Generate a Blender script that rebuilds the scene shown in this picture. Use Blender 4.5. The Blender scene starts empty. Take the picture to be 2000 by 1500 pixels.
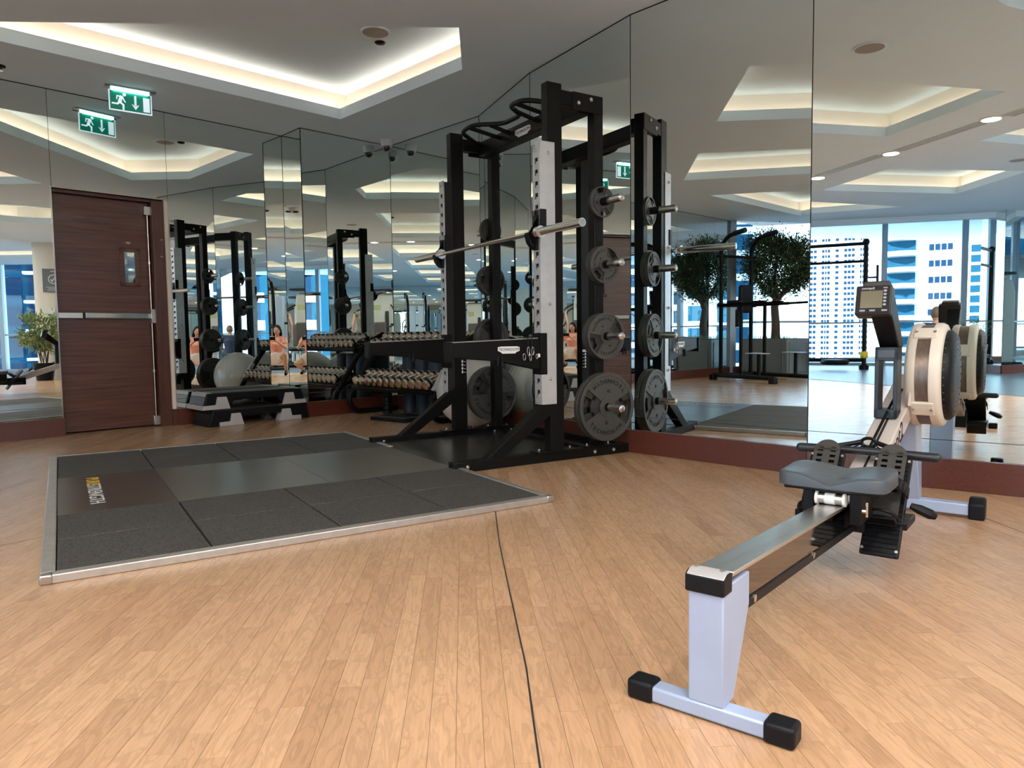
import bpy, math, random
from math import sin, cos, pi, radians, sqrt, atan2, hypot
from mathutils import Vector, Matrix, Euler
from mathutils.geometry import tessellate_polygon
random.seed(7)
SC = bpy.context.scene
COL = SC.collection
HC = 2.908          # ceiling height
CAMH = 0.808
W = [(-4.108, 5.862), (-3.192, 6.794), (-2.362, 7.639), (-2.087, 7.357), (-1.313, 8.094),
     (-0.286, 7.052), (0.173, 5.934), (0.811, 4.898), (1.660, 4.027), (2.457, 3.421)]
MAT_O = (-1.557, 2.3975); MAT_A = radians(32.04)
ROW_O = (0.412, 1.473); ROW_A = radians(51.9)

# ---------------------------------------------------------------- camera
cd = bpy.data.cameras.new('camera'); cam = bpy.data.objects.new('camera', cd); COL.objects.link(cam)
cd.sensor_fit = 'HORIZONTAL'; cd.sensor_width = 36.0; cd.lens = 1407.1 / 2000 * 36.0
cd.clip_start = 0.02; cd.clip_end = 2000
_p, _r = 0.0674, -0.0132
_F = Vector((0, cos(_p), -sin(_p))); _U = Vector((0, sin(_p), cos(_p))); _R = Vector((1, 0, 0))
_R2 = _R * cos(_r) + _U * sin(_r); _U2 = -_R * sin(_r) + _U * cos(_r)
cam.matrix_world = Matrix(((_R2.x, _U2.x, -_F.x, 0), (_R2.y, _U2.y, -_F.y, 0), (_R2.z, _U2.z, -_F.z, CAMH), (0, 0, 0, 1)))
SC.camera = cam

# ---------------------------------------------------------------- world, sun, exposure
wd = bpy.data.worlds.new('sky'); SC.world = wd; wd.use_nodes = True
nt = wd.node_tree; nt.nodes.clear()
wo = nt.nodes.new('ShaderNodeOutputWorld'); bg = nt.nodes.new('ShaderNodeBackground')
tc = nt.nodes.new('ShaderNodeTexCoord'); sp = nt.nodes.new('ShaderNodeSeparateXYZ'); cr = nt.nodes.new('ShaderNodeValToRGB')
nt.links.new(tc.outputs['Generated'], sp.inputs[0]); nt.links.new(sp.outputs['Z'], cr.inputs[0])
cr.color_ramp.elements[0].position = 0.0; cr.color_ramp.elements[0].color = (0.74, 0.90, 1.0, 1)
cr.color_ramp.elements[1].position = 0.5; cr.color_ramp.elements[1].color = (0.30, 0.62, 1.0, 1)
nt.links.new(cr.outputs[0], bg.inputs[0]); bg.inputs[1].default_value = 6.0
nt.links.new(bg.outputs[0], wo.inputs[0])
sl = bpy.data.lights.new('sun', 'SUN'); sl.energy = 36.0; sl.angle = radians(1.0); sl.color = (1.0, 0.95, 0.88)
so = bpy.data.objects.new('sun', sl); COL.objects.link(so); so.location = (20, 40, 60)
so.rotation_euler = Vector((-0.30, -0.75, -0.62)).to_track_quat('-Z', 'Y').to_euler()
SC.view_settings.view_transform = 'Standard'; SC.view_settings.look = 'None'
SC.view_settings.gamma = 1.0; SC.view_settings.use_curve_mapping = False
SC.view_settings.exposure = 0.29
SC.cycles.max_bounces = 12; SC.cycles.glossy_bounces = 10; SC.cycles.diffuse_bounces = 4
SC.cycles.transparent_max_bounces = 12; SC.cycles.transmission_bounces = 6
SC.cycles.sample_clamp_indirect = 3.0; SC.cycles.use_denoising = True
SC.cycles.caustics_reflective = True; SC.cycles.caustics_refractive = False
COVE_W = 1.5        # watts per metre of cove strip
DOWN_W = 38.0        # watts per ceiling downlight

# ---------------------------------------------------------------- materials
def nd(m, t, **k):
    n = m.node_tree.nodes.new(t)
    for a, b in k.items(): setattr(n, a, b)
    return n
def ln(m, a, b): m.node_tree.links.new(a, b)
def mat(name, col, rough=0.5, metal=0.0, emit=None, es=1.0, noise=0.0, nscale=20.0, bump=0.0, bscale=200.0, coat=0.0, ior=1.5, trans=0.0, spec=0.5, aniso=0.0, stretch=None, alpha=1.0):
    m = bpy.data.materials.new(name); m.use_nodes = True
    b = m.node_tree.nodes['Principled BSDF']
    b.inputs['Base Color'].default_value = (*col, 1); b.inputs['Roughness'].default_value = rough
    b.inputs['Metallic'].default_value = metal; b.inputs['IOR'].default_value = ior
    b.inputs['Coat Weight'].default_value = coat; b.inputs['Transmission Weight'].default_value = trans
    b.inputs['Specular IOR Level'].default_value = spec
    if emit: b.inputs['Emission Color'].default_value = (*emit, 1); b.inputs['Emission Strength'].default_value = es
    if noise or bump:
        t = nd(m, 'ShaderNodeTexCoord'); mp = nd(m, 'ShaderNodeMapping'); ln(m, t.outputs['Object'], mp.inputs[0])
        if stretch: mp.inputs['Scale'].default_value = stretch
    if noise:
        n = nd(m, 'ShaderNodeTexNoise'); n.inputs['Scale'].default_value = nscale; n.inputs['Detail'].default_value = 5
        ln(m, mp.outputs[0], n.inputs['Vector'])
        mx = nd(m, 'ShaderNodeMix', data_type='RGBA', blend_type='MULTIPLY'); mx.inputs[0].default_value = 1.0
        mx.inputs[6].default_value = (*col, 1)
        rp = nd(m, 'ShaderNodeMapRange'); rp.inputs[1].default_value = 0.25; rp.inputs[2].default_value = 0.75
        rp.inputs[3].default_value = 1 - noise; rp.inputs[4].default_value = 1 + noise
        ln(m, n.outputs[0], rp.inputs[0]); ln(m, rp.outputs[0], mx.inputs[7]); ln(m, mx.outputs[2], b.inputs['Base Color'])
    if bump:
        n2 = nd(m, 'ShaderNodeTexNoise'); n2.inputs['Scale'].default_value = bscale; n2.inputs['Detail'].default_value = 3
        ln(m, mp.outputs[0], n2.inputs['Vector'])
        bp = nd(m, 'ShaderNodeBump'); bp.inputs['Strength'].default_value = bump; bp.inputs['Distance'].default_value = 0.002
        ln(m, n2.outputs[0], bp.inputs['Height']); ln(m, bp.outputs[0], b.inputs['Normal'])
    return m
M = {}
M['ceil'] = mat('ceiling_paint', (0.74, 0.87, 0.97), 0.9, noise=0.03, nscale=1.2)
M['cove'] = mat('cove_paint', (0.80, 0.74, 0.66), 0.9)
M['led'] = mat('led_strip', (1, 0.9, 0.75), 0.5, emit=(1.0, 0.80, 0.56), es=5)
M['white'] = mat('white_plastic', (0.75, 0.75, 0.74), 0.4)
M['wallpaint'] = mat('cream_wall_paint', (0.72, 0.62, 0.52), 0.8, noise=0.04, nscale=4)
M['back'] = mat('mirror_backing', (0.12, 0.13, 0.13), 0.6)
M['black'] = mat('black_powdercoat', (0.0045, 0.0042, 0.004), 0.40, bump=0.1, bscale=900, spec=0.14)
M['blackpl'] = mat('black_plastic', (0.0045, 0.005, 0.007), 0.42, spec=0.2)
M['gap'] = mat('dark_gap', (0.01, 0.01, 0.01), 0.9)
M['rubber'] = mat('grey_rubber', (0.045, 0.044, 0.043), 0.55, noise=0.25, nscale=30)
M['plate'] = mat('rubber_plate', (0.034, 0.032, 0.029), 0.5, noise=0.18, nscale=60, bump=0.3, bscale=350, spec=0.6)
M['plated'] = mat('rubber_plate_shade', (0.012, 0.012, 0.012), 0.5, bump=0.3, bscale=350)  # same rubber as the plate, recess shade put into a darker colour
M['chrome'] = mat('chrome', (0.82, 0.80, 0.77), 0.12, 1.0)
M['steel'] = mat('brushed_steel', (0.62, 0.60, 0.57), 0.3, 1.0, noise=0.1, nscale=30, stretch=(1, 1, 12))
M['stainless'] = mat('stainless_rail', (0.86, 0.85, 0.82), 0.27, 1.0, noise=0.12, nscale=8, stretch=(0.3, 3, 3))
M['silver'] = mat('silver_paint', (0.62, 0.62, 0.64), 0.35, 0.55, noise=0.08, nscale=14)
M['alu'] = mat('aluminium_edge', (0.56, 0.53, 0.50), 0.36, 0.75, noise=0.10, nscale=25)
M['rowpaint'] = mat('window_lit_enamel', (0.34, 0.42, 0.60), 0.3, 0.1, noise=0.05, nscale=9, coat=0.3)  # blue of the window light put into the enamel colour
M['rowframe'] = mat('warm_white_enamel', (0.56, 0.50, 0.47), 0.32, 0.05, noise=0.05, nscale=9, coat=0.3)
M['cream'] = mat('aged_cream_plastic', (0.64, 0.58, 0.50), 0.42, noise=0.10, nscale=7)
M['seat'] = mat('grey_blue_seat', (0.055, 0.068, 0.085), 0.33, bump=0.2, bscale=500)
M['cherry'] = mat('cherry_baseboard', (0.088, 0.021, 0.012), 0.32, noise=0.28, nscale=90, coat=0.25)
M['glassdark'] = mat('lcd_screen', (0.12, 0.105, 0.06), 0.15)
M['mirror'] = mat('mirror_silver', (0.80, 0.855, 0.835), 0.0, 1.0)
M['mirroredge'] = mat('mirror_edge', (0.55, 0.62, 0.60), 0.1, 1.0)
M['text'] = mat('white_print', (0.75, 0.75, 0.75), 0.5)
M['textdark'] = mat('dark_print', (0.004, 0.004, 0.004), 0.7, spec=0.1)
M['yellow'] = mat('yellow_print', (0.75, 0.50, 0.04), 0.5)
M['green'] = mat('sign_green', (0.0, 0.14, 0.085), 0.4, emit=(0.0, 0.30, 0.20), es=0.25)
M['signw'] = mat('sign_white', (0.8, 0.85, 0.9), 0.4, emit=(0.75, 0.92, 1.0), es=0.55)
M['tubelamp'] = mat('sign_lamp', (0.8, 1, 1), 0.4, emit=(0.45, 0.95, 1.0), es=3.2)
M['ball'] = mat('silver_vinyl', (0.80, 0.78, 0.74), 0.25, 0.1, coat=0.6)
M['stepg'] = mat('step_grey', (0.42, 0.40, 0.40), 0.6)
M['stepb'] = mat('step_blue_grey', (0.13, 0.15, 0.19), 0.6)
M['floortint'] = mat('satin_chrome_head', (0.80, 0.70, 0.60), 0.22, 1.0)  # chrome with the floor's warm reflection put into its colour
M['skin'] = mat('skin', (0.50, 0.28, 0.20), 0.5)
M['hair'] = mat('dark_hair', (0.012, 0.008, 0.007), 0.8, spec=0.1)
M['dress'] = mat('peach_top', (0.78, 0.34, 0.26), 0.8, noise=0.35, nscale=60)
M['skirt'] = mat('pale_skirt', (0.86, 0.74, 0.70), 0.8)
M['navy'] = mat('navy_shirt', (0.012, 0.022, 0.06), 0.8)
M['shorts'] = mat('dark_shorts', (0.03, 0.03, 0.035), 0.8)
M['olive'] = mat('olive_vest', (0.10, 0.09, 0.06), 0.8)
M['planter'] = mat('grey_planter', (0.13, 0.15, 0.16), 0.45)
M['bark'] = mat('bark', (0.06, 0.045, 0.035), 0.85, noise=0.3, nscale=30)
M['leaf'] = mat('olive_leaf', (0.035, 0.065, 0.022), 0.5)
M['leaf2'] = mat('ficus_leaf', (0.10, 0.16, 0.035), 0.5)
M['leaf3'] = mat('fern_leaf', (0.03, 0.11, 0.03), 0.5)
M['bwhite'] = mat('tower_white', (0.62, 0.66, 0.68), 0.7)
M['bglass'] = mat('tower_glass', (0.0, 0.012, 0.034), 0.6, 0.0, spec=0.1)
M['bglass2'] = mat('tower_glass_teal', (0.0, 0.03, 0.06), 0.6, 0.0, spec=0.1)
M['frame'] = mat('window_frame', (0.30, 0.36, 0.42), 0.4, 0.5)
M['shroud'] = mat('machine_shroud', (0.48, 0.45, 0.38), 0.45)
M['screen'] = mat('tv_screen', (0.01, 0.015, 0.05), 0.2, emit=(0.05, 0.15, 0.6), es=0.8)
M['downlamp'] = mat('downlight_lens', (1, 1, 1), 0.4, emit=(1.0, 0.96, 0.90), es=6)
M['yellowtag'] = mat('yellow_strap', (0.7, 0.5, 0.02), 0.6)
M['olivetag'] = mat('olive_placard', (0.30, 0.29, 0.12), 0.6)
M['rubfloor'] = mat('rubber_floor', (0.09, 0.12, 0.15), 0.30, noise=0.1, nscale=40)
M['concrete'] = mat('concrete', (0.42, 0.42, 0.40), 0.8)

# floor strips: tone per strip, grain along the strip direction
PLK_A = radians(93.85)
def wood_floor():
    m = bpy.data.materials.new('maple_strips'); m.use_nodes = True
    b = m.node_tree.nodes['Principled BSDF']
    oi = nd(m, 'ShaderNodeObjectInfo'); ge = nd(m, 'ShaderNodeNewGeometry')
    ad = nd(m, 'ShaderNodeMath', operation='ADD'); ln(m, oi.outputs['Random'], ad.inputs[0]); ln(m, ge.outputs['Random Per Island'], ad.inputs[1])
    fr = nd(m, 'ShaderNodeMath', operation='FRACT'); ln(m, ad.outputs[0], fr.inputs[0])
    cr = nd(m, 'ShaderNodeValToRGB'); e = cr.color_ramp.elements
    e[0].position = 0; e[0].color = (0.385, 0.226, 0.128, 1); e[1].position = 1; e[1].color = (0.49, 0.303, 0.178, 1)
    x = e.new(0.12); x.color = (0.43, 0.259, 0.150, 1); x = e.new(0.6); x.color = (0.46, 0.281, 0.164, 1)
    ln(m, fr.outputs[0], cr.inputs[0])
    mp = nd(m, 'ShaderNodeMapping'); mp.vector_type = 'TEXTURE'; mp.inputs['Rotation'].default_value = (0, 0, PLK_A)
    ln(m, ge.outputs['Position'], mp.inputs[0])
    off = nd(m, 'ShaderNodeVectorMath', operation='MULTIPLY_ADD'); cx = nd(m, 'ShaderNodeCombineXYZ')
    for i in range(3): ln(m, fr.outputs[0], cx.inputs[i])
    ln(m, cx.outputs[0], off.inputs[0]); off.inputs[1].default_value = (17, 31, 7); ln(m, mp.outputs[0], off.inputs[2])
    sc = nd(m, 'ShaderNodeVectorMath', operation='MULTIPLY'); ln(m, off.outputs[0], sc.inputs[0]); sc.inputs[1].default_value = (5, 22, 1)
    n = nd(m, 'ShaderNodeTexNoise'); n.inputs['Scale'].default_value = 1.0; n.inputs['Detail'].default_value = 3; n.inputs['Distortion'].default_value = 1.6
    ln(m, sc.outputs[0], n.inputs['Vector'])
    mul = nd(m, 'ShaderNodeMath', operation='MULTIPLY'); mul.inputs[1].default_value = 16; ln(m, n.outputs[0], mul.inputs[0])
    s2 = nd(m, 'ShaderNodeMath', operation='SINE'); ln(m, mul.outputs[0], s2.inputs[0])
    rp = nd(m, 'ShaderNodeMapRange'); rp.inputs[1].default_value = 0.5; rp.inputs[2].default_value = 1.0; rp.inputs[3].default_value = 1.0; rp.inputs[4].default_value = 0.86
    ln(m, s2.outputs[0], rp.inputs[0])
    n3 = nd(m, 'ShaderNodeTexNoise'); n3.inputs['Scale'].default_value = 1.0; n3.inputs['Detail'].default_value = 6
    sc3 = nd(m, 'ShaderNodeVectorMath', operation='MULTIPLY'); ln(m, off.outputs[0], sc3.inputs[0]); sc3.inputs[1].default_value = (14, 160, 1)
    ln(m, sc3.outputs[0], n3.inputs['Vector'])
    r3 = nd(m, 'ShaderNodeMapRange'); r3.inputs[1].default_value = 0.3; r3.inputs[2].default_value = 0.7; r3.inputs[3].default_value = 0.92; r3.inputs[4].default_value = 1.08
    ln(m, n3.outputs[0], r3.inputs[0])
    pm = nd(m, 'ShaderNodeMath', operation='MULTIPLY'); ln(m, rp.outputs[0], pm.inputs[0]); ln(m, r3.outputs[0], pm.inputs[1])
    mx = nd(m, 'ShaderNodeMix', data_type='RGBA', blend_type='MULTIPLY'); mx.inputs[0].default_value = 1
    ln(m, cr.outputs[0], mx.inputs[6]); ln(m, pm.outputs[0], mx.inputs[7]); ln(m, mx.outputs[2], b.inputs['Base Color'])
    b.inputs['Roughness'].default_value = 0.23; b.inputs['Specular IOR Level'].default_value = 0.5
    nb = nd(m, 'ShaderNodeTexNoise'); nb.inputs['Scale'].default_value = 160; nb.inputs['Detail'].default_value = 2; ln(m, ge.outputs['Position'], nb.inputs['Vector'])
    bp = nd(m, 'ShaderNodeBump'); bp.inputs['Strength'].default_value = 0.35; bp.inputs['Distance'].default_value = 0.0012
    ln(m, nb.outputs[0], bp.inputs['Height']); ln(m, bp.outputs[0], b.inputs['Normal'])
    return m
M['floor'] = wood_floor()
M['joint'] = mat('strip_joint', (0.22, 0.115, 0.065), 0.6)
def tile_mat():
    m = mat('black_rubber_tile', (0.03, 0.028, 0.027), 0.75)
    b = m.node_tree.nodes['Principled BSDF']
    g = nd(m, 'ShaderNodeNewGeometry'); v = nd(m, 'ShaderNodeTexVoronoi'); v.inputs['Scale'].default_value = 260
    ln(m, g.outputs['Position'], v.inputs['Vector'])
    cr = nd(m, 'ShaderNodeValToRGB'); e = cr.color_ramp.elements
    e[0].position = 0.0; e[0].color = (0.012, 0.011, 0.011, 1); e[1].position = 1.0; e[1].color = (0.085, 0.08, 0.075, 1)
    sp = nd(m, 'ShaderNodeSeparateColor'); ln(m, v.outputs['Color'], sp.inputs[0]); ln(m, sp.outputs[0], cr.inputs[0])
    ln(m, cr.outputs[0], b.inputs['Base Color'])
    bp = nd(m, 'ShaderNodeBump'); bp.inputs['Strength'].default_value = 0.7; bp.inputs['Distance'].default_value = 0.002
    ln(m, sp.outputs[1], bp.inputs['Height']); ln(m, bp.outputs[0], b.inputs['Normal'])
    return m
M['tile'] = tile_mat()
def grain_mat(name, c0, c1, rough, scale, coat=0.2):
    m = mat(name, c0, rough, coat=coat); b = m.node_tree.nodes['Principled BSDF']
    t = nd(m, 'ShaderNodeTexCoord'); mp = nd(m, 'ShaderNodeMapping'); mp.inputs['Scale'].default_value = scale
    ln(m, t.outputs['Object'], mp.inputs[0])
    n = nd(m, 'ShaderNodeTexNoise'); n.inputs['Scale'].default_value = 1; n.inputs['Detail'].default_value = 8; n.inputs['Roughness'].default_value = 0.65
    ln(m, mp.outputs[0], n.inputs['Vector'])
    cr = nd(m, 'ShaderNodeValToRGB'); e = cr.color_ramp.elements
    e[0].position = 0.33; e[0].color = (*c0, 1); e[1].position = 0.66; e[1].color = (*c1, 1)
    ln(m, n.outputs[0], cr.inputs[0]); ln(m, cr.outputs[0], b.inputs['Base Color']); return m
M['doorwood'] = grain_mat('mahogany_door', (0.050, 0.016, 0.010), (0.135, 0.045, 0.027), 0.32, (1.6, 1.6, 42))
M['jambwood'] = grain_mat('mahogany_jamb', (0.055, 0.016, 0.010), (0.10, 0.030, 0.018), 0.35, (30, 30, 2))
M['board'] = mat('smooth_grey_board', (0.085, 0.080, 0.070), 0.28, noise=0.12, nscale=3)
M['boardp'] = mat('printed_board', (0.062, 0.048, 0.042), 0.3, noise=0.18, nscale=3)
M['mesh'] = mat('perforated_metal', (0.17, 0.13, 0.11), 0.35, 0.6, noise=0.25, nscale=90, stretch=(1, 1, 0.25))
def glass_mat():
    m = bpy.data.materials.new('clear_glass'); m.use_nodes = True; n = m.node_tree; n.nodes.clear()
    o = nd(m, 'ShaderNodeOutputMaterial'); mix = nd(m, 'ShaderNodeMixShader'); t = nd(m, 'ShaderNodeBsdfTransparent'); g = nd(m, 'ShaderNodeBsdfGlossy')
    t.inputs[0].default_value = (0.80, 0.93, 0.98, 1); g.inputs['Roughness'].default_value = 0.0
    f = nd(m, 'ShaderNodeFresnel'); f.inputs[0].default_value = 1.45
    ln(m, f.outputs[0], mix.inputs[0]); ln(m, t.outputs[0], mix.inputs[1]); ln(m, g.outputs[0], mix.inputs[2]); ln(m, mix.outputs[0], o.inputs[0])
    return m
M['glass'] = glass_mat()

# ---------------------------------------------------------------- mesh helpers
class MB:
    def __init__(s): s.v = []; s.f = []
    def add(s, vs, fs, T=None):
        o = len(s.v)
        s.v += [tuple(T @ Vector(p)) for p in vs] if T is not None else [tuple(p) for p in vs]
        s.f += [tuple(i + o for i in f) for f in fs]; return s
    def box(s, x0, x1, y0, y1, z0, z1, T=None):
        return s.add([(x0, y0, z0), (x1, y0, z0), (x1, y1, z0), (x0, y1, z0), (x0, y0, z1), (x1, y0, z1), (x1, y1, z1), (x0, y1, z1)],
                     [(0, 3, 2, 1), (4, 5, 6, 7), (0, 1, 5, 4), (1, 2, 6, 5), (2, 3, 7, 6), (3, 0, 4, 7)], T)
    def prism(s, poly, z0, z1, T=None):      # polygon in xy extruded in z
        n = len(poly)
        a = sum(poly[i][0] * poly[(i + 1) % n][1] - poly[(i + 1) % n][0] * poly[i][1] for i in range(n))
        if a < 0: poly = poly[::-1]
        vs = [(x, y, z0) for x, y in poly] + [(x, y, z1) for x, y in poly]
        fs = [tuple(range(n - 1, -1, -1)), tuple(range(n, 2 * n))] + [(i, (i + 1) % n, n + (i + 1) % n, n + i) for i in range(n)]
        return s.add(vs, fs, T)
    def side(s, poly, y0, y1, T=None):       # polygon in xz extruded in y
        R = Matrix(((1, 0, 0, 0), (0, 0, 1, 0), (0, 1, 0, 0), (0, 0, 0, 1)))
        TT = (T @ R) if T is not None else R
        o = len(s.f); s.prism(poly, y0, y1, TT)
        s.f[o:] = [tuple(reversed(f)) for f in s.f[o:]]; return s
    def cyl(s, p0, p1, r, n=14, r2=None, cap=True):
        p0 = Vector(p0); p1 = Vector(p1); r2 = r if r2 is None else r2
        d = (p1 - p0).normalized(); a = d.orthogonal().normalized(); b = d.cross(a)
        vs = [p0 + (a * cos(2 * pi * i / n) + b * sin(2 * pi * i / n)) * r for i in range(n)] + [p1 + (a * cos(2 * pi * i / n) + b * sin(2 * pi * i / n)) * r2 for i in range(n)]
        fs = [(i, (i + 1) % n, n + (i + 1) % n, n + i) for i in range(n)]
        if cap: fs += [tuple(range(n - 1, -1, -1)), tuple(range(n, 2 * n))]
        return s.add(vs, fs)
    def tube(s, pts, r, n=10, closed=False, rs=None):
        pts = [Vector(p) for p in pts]; m = len(pts); rings = []
        prev = None
        for i, p in enumerate(pts):
            if closed: d = pts[(i + 1) % m] - pts[i - 1]
            else: d = pts[min(i + 1, m - 1)] - pts[max(i - 1, 0)]
            d.normalize()
            a = d.orthogonal() if prev is None else prev - d * prev.dot(d)
            a.normalize(); prev = a; b = d.cross(a); rr = rs[i] if rs else r
            rings.append([p + (a * cos(2 * pi * k / n) + b * sin(2 * pi * k / n)) * rr for k in range(n)])
        vs = [q for rg in rings for q in rg]; fs = []
        for i in range(m if closed else m - 1):
            j = (i + 1) % m
            for k in range(n): fs.append((i * n + k, i * n + (k + 1) % n, j * n + (k + 1) % n, j * n + k))
        if not closed: fs += [tuple(range(n - 1, -1, -1)), tuple((m - 1) * n + k for k in range(n))]
        return s.add(vs, fs)
    def lathe(s, prof, n=24, T=None):        # profile (r,z) about z
        vs = []; fs = []
        for r, z in prof:
            for k in range(n): vs.append((r * cos(2 * pi * k / n), r * sin(2 * pi * k / n), z))
        for i in range(len(prof) - 1):
            for k in range(n): fs.append((i * n + k, i * n + (k + 1) % n, (i + 1) * n + (k + 1) % n, (i + 1) * n + k))
        fs += [tuple(range(n - 1, -1, -1)), tuple((len(prof) - 1) * n + k for k in range(n))]
        return s.add(vs, fs, T)
    def sphere(s, c, r, n=16, m=10, sc=(1, 1, 1)):
        c = Vector(c); prof = [(max(1e-4, r * sin(pi * i / m)), -r * cos(pi * i / m)) for i in range(m + 1)]
        return s.lathe(prof, n, Matrix.Translation(c) @ Matrix.Diagonal((*sc, 1)))
    def sector(s, r0, r1, a0, a1, z0, z1, n=12, T=None):
        full = abs(a1 - a0) >= 2 * pi - 1e-6
        k = n if full else n + 1; vs = []
        for i in range(k):
            a = a0 + (a1 - a0) * i / n
            for r, z in ((r0, z0), (r1, z0), (r1, z1), (r0, z1)): vs.append((r * cos(a), r * sin(a), z))
        fs = []
        for i in range(n):
            j = (i + 1) % k
            for q in range(4): fs.append((i * 4 + q, j * 4 + q, j * 4 + (q + 1) % 4, i * 4 + (q + 1) % 4))
        if not full: fs += [(0, 1, 2, 3), tuple(n * 4 + q for q in (3, 2, 1, 0))]
        return s.add(vs, fs, T)
def fillet(pts, r, n=5):
    pts = [Vector(p) for p in pts]; out = [pts[0]]
    for i in range(1, len(pts) - 1):
        a, b, c = pts[i - 1], pts[i], pts[i + 1]
        u = (a - b); v = (c - b); k = min(r, u.length * 0.49, v.length * 0.49)
        p = b + u.normalized() * k; q = b + v.normalized() * k
        for j in range(n + 1):
            t = j / n; out.append(p * (1 - t) ** 2 + b * 2 * t * (1 - t) + q * t ** 2)
    out.append(pts[-1]); return out
def _mesh_obj(name, v, f, m, parent, smooth, bevel, kind, label, ang, seg):
    me = bpy.data.meshes.new(name); me.from_pydata(v, [], f); me.update()
    me.materials.append(M[m] if isinstance(m, str) else m)
    if smooth:
        me.polygons.foreach_set('use_smooth', [True] * len(me.polygons)); me.set_sharp_from_angle(angle=radians(ang))
    o = bpy.data.objects.new(name, me); COL.objects.link(o)
    if parent: o.parent = parent
    if bevel:
        b = o.modifiers.new('bevel', 'BEVEL'); b.width = bevel; b.segments = seg; b.limit_method = 'ANGLE'; b.angle_limit = radians(40)
    if kind: o['kind'] = kind
    if label: o['label'] = label
    return o
def clusters(v, f, eps=0.0015):
    """faces grouped by loose piece, pieces whose boxes touch kept together"""
    par = list(range(len(v)))
    def fd(i):
        while par[i] != i: par[i] = par[par[i]]; i = par[i]
        return i
    for q in f:
        a = fd(q[0])
        for j in q[1:]:
            c = fd(j)
            if c != a: par[c] = a
    isl = {}
    for k, q in enumerate(f): isl.setdefault(fd(q[0]), []).append(k)
    if len(isl) == 1 or len(isl) > 220: return [list(range(len(f)))]
    its = []
    for fl in isl.values():
        vi = {i for k in fl for i in f[k]}
        its.append([fl, [min(v[i][a] for i in vi) - eps for a in range(3)], [max(v[i][a] for i in vi) + eps for a in range(3)]])
    n = len(its); pp = list(range(n))
    def fp(i):
        while pp[i] != i: i = pp[i]
        return i
    for i in range(n):
        for j in range(i):
            if all(its[i][1][a] < its[j][2][a] and its[j][1][a] < its[i][2][a] for a in range(3)): pp[fp(i)] = fp(j)
    out = {}
    for i in range(n): out.setdefault(fp(i), []).extend(its[i][0])
    return [sorted(x) for x in out.values()]
NOSPLIT = ('lettering', 'word', 'print', 'holes', 'ribs', 'crown', 'foliage', 'frond', 'leaves')
def obj(name, mb, m, parent=None, smooth=True, bevel=0.0, kind=None, label=None, ang=38, seg=2, split=True):
    v, f = mb.v, mb.f
    cl = [None]
    if split and parent is not None and kind is None and not any(w in name for w in NOSPLIT): cl = clusters(v, f)
    if len(cl) == 1: return _mesh_obj(name, v, f, m, parent, smooth, bevel, kind, label, ang, seg)
    first = None
    for fl in cl:
        vi = sorted({i for k in fl for i in f[k]}); mp = {i: k for k, i in enumerate(vi)}
        o = _mesh_obj(name, [v[i] for i in vi], [tuple(mp[i] for i in f[k]) for k in fl], m, parent, smooth, bevel, kind, label, ang, seg)
        if first is None: first = o
    return first
def tag(o, label, cat, group=None):
    o['label'] = label; o['category'] = cat
    if group: o['group'] = group
    return o
def thing(name, label, cat, loc=(0, 0, 0), rz=0.0, group=None):
    o = bpy.data.objects.new(name, None); COL.objects.link(o); o.empty_display_size = 0.1
    o.location = loc; o.rotation_euler = (0, 0, rz); return tag(o, label, cat, group)
def dup(o, parent=None):
    c = o.copy(); COL.objects.link(c); c.parent = parent
    for ch in list(o.children): dup(ch, c)
    return c
def copy_thing(o, loc, rz=None, label=None, group=None):
    c = dup(o); c.location = loc
    if rz is not None: c.rotation_euler = (o.rotation_euler.x, o.rotation_euler.y, rz)
    if label: c['label'] = label
    if group: c['group'] = group
    return c
_font = {}
def text_mb(txt, size, depth=0.0006, T=None, ext=True):
    key = (txt, size, depth)
    if key not in _font:
        cu = bpy.data.curves.new('t', 'FONT'); cu.body = txt; cu.size = size; cu.extrude = depth; cu.resolution_u = 2
        cu.align_x = 'CENTER'; cu.align_y = 'CENTER'
        o = bpy.data.objects.new('t', cu); COL.objects.link(o)
        dg = bpy.context.evaluated_depsgraph_get(); dg.update()
        me = o.evaluated_get(dg).to_mesh()
        _font[key] = ([tuple(v.co) for v in me.vertices], [tuple(p.vertices) for p in me.polygons])
        o.evaluated_get(dg).to_mesh_clear()
        bpy.data.objects.remove(o); bpy.data.curves.remove(cu)
    vs, fs = _font[key]
    return (vs, fs) if T is None else ([tuple(T @ Vector(v)) for v in vs], fs)
def frame_T(org, x, y, z=None):
    x = Vector(x).normalized(); y = Vector(y).normalized(); z = x.cross(y)
    return Matrix(((x.x, y.x, z.x, org[0]), (x.y, y.y, z.y, org[1]), (x.z, y.z, z.z, org[2]), (0, 0, 0, 1)))
def Tz(x, y, z=0, a=0): return Matrix.Translation((x, y, z)) @ Matrix.Rotation(a, 4, 'Z')
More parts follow.
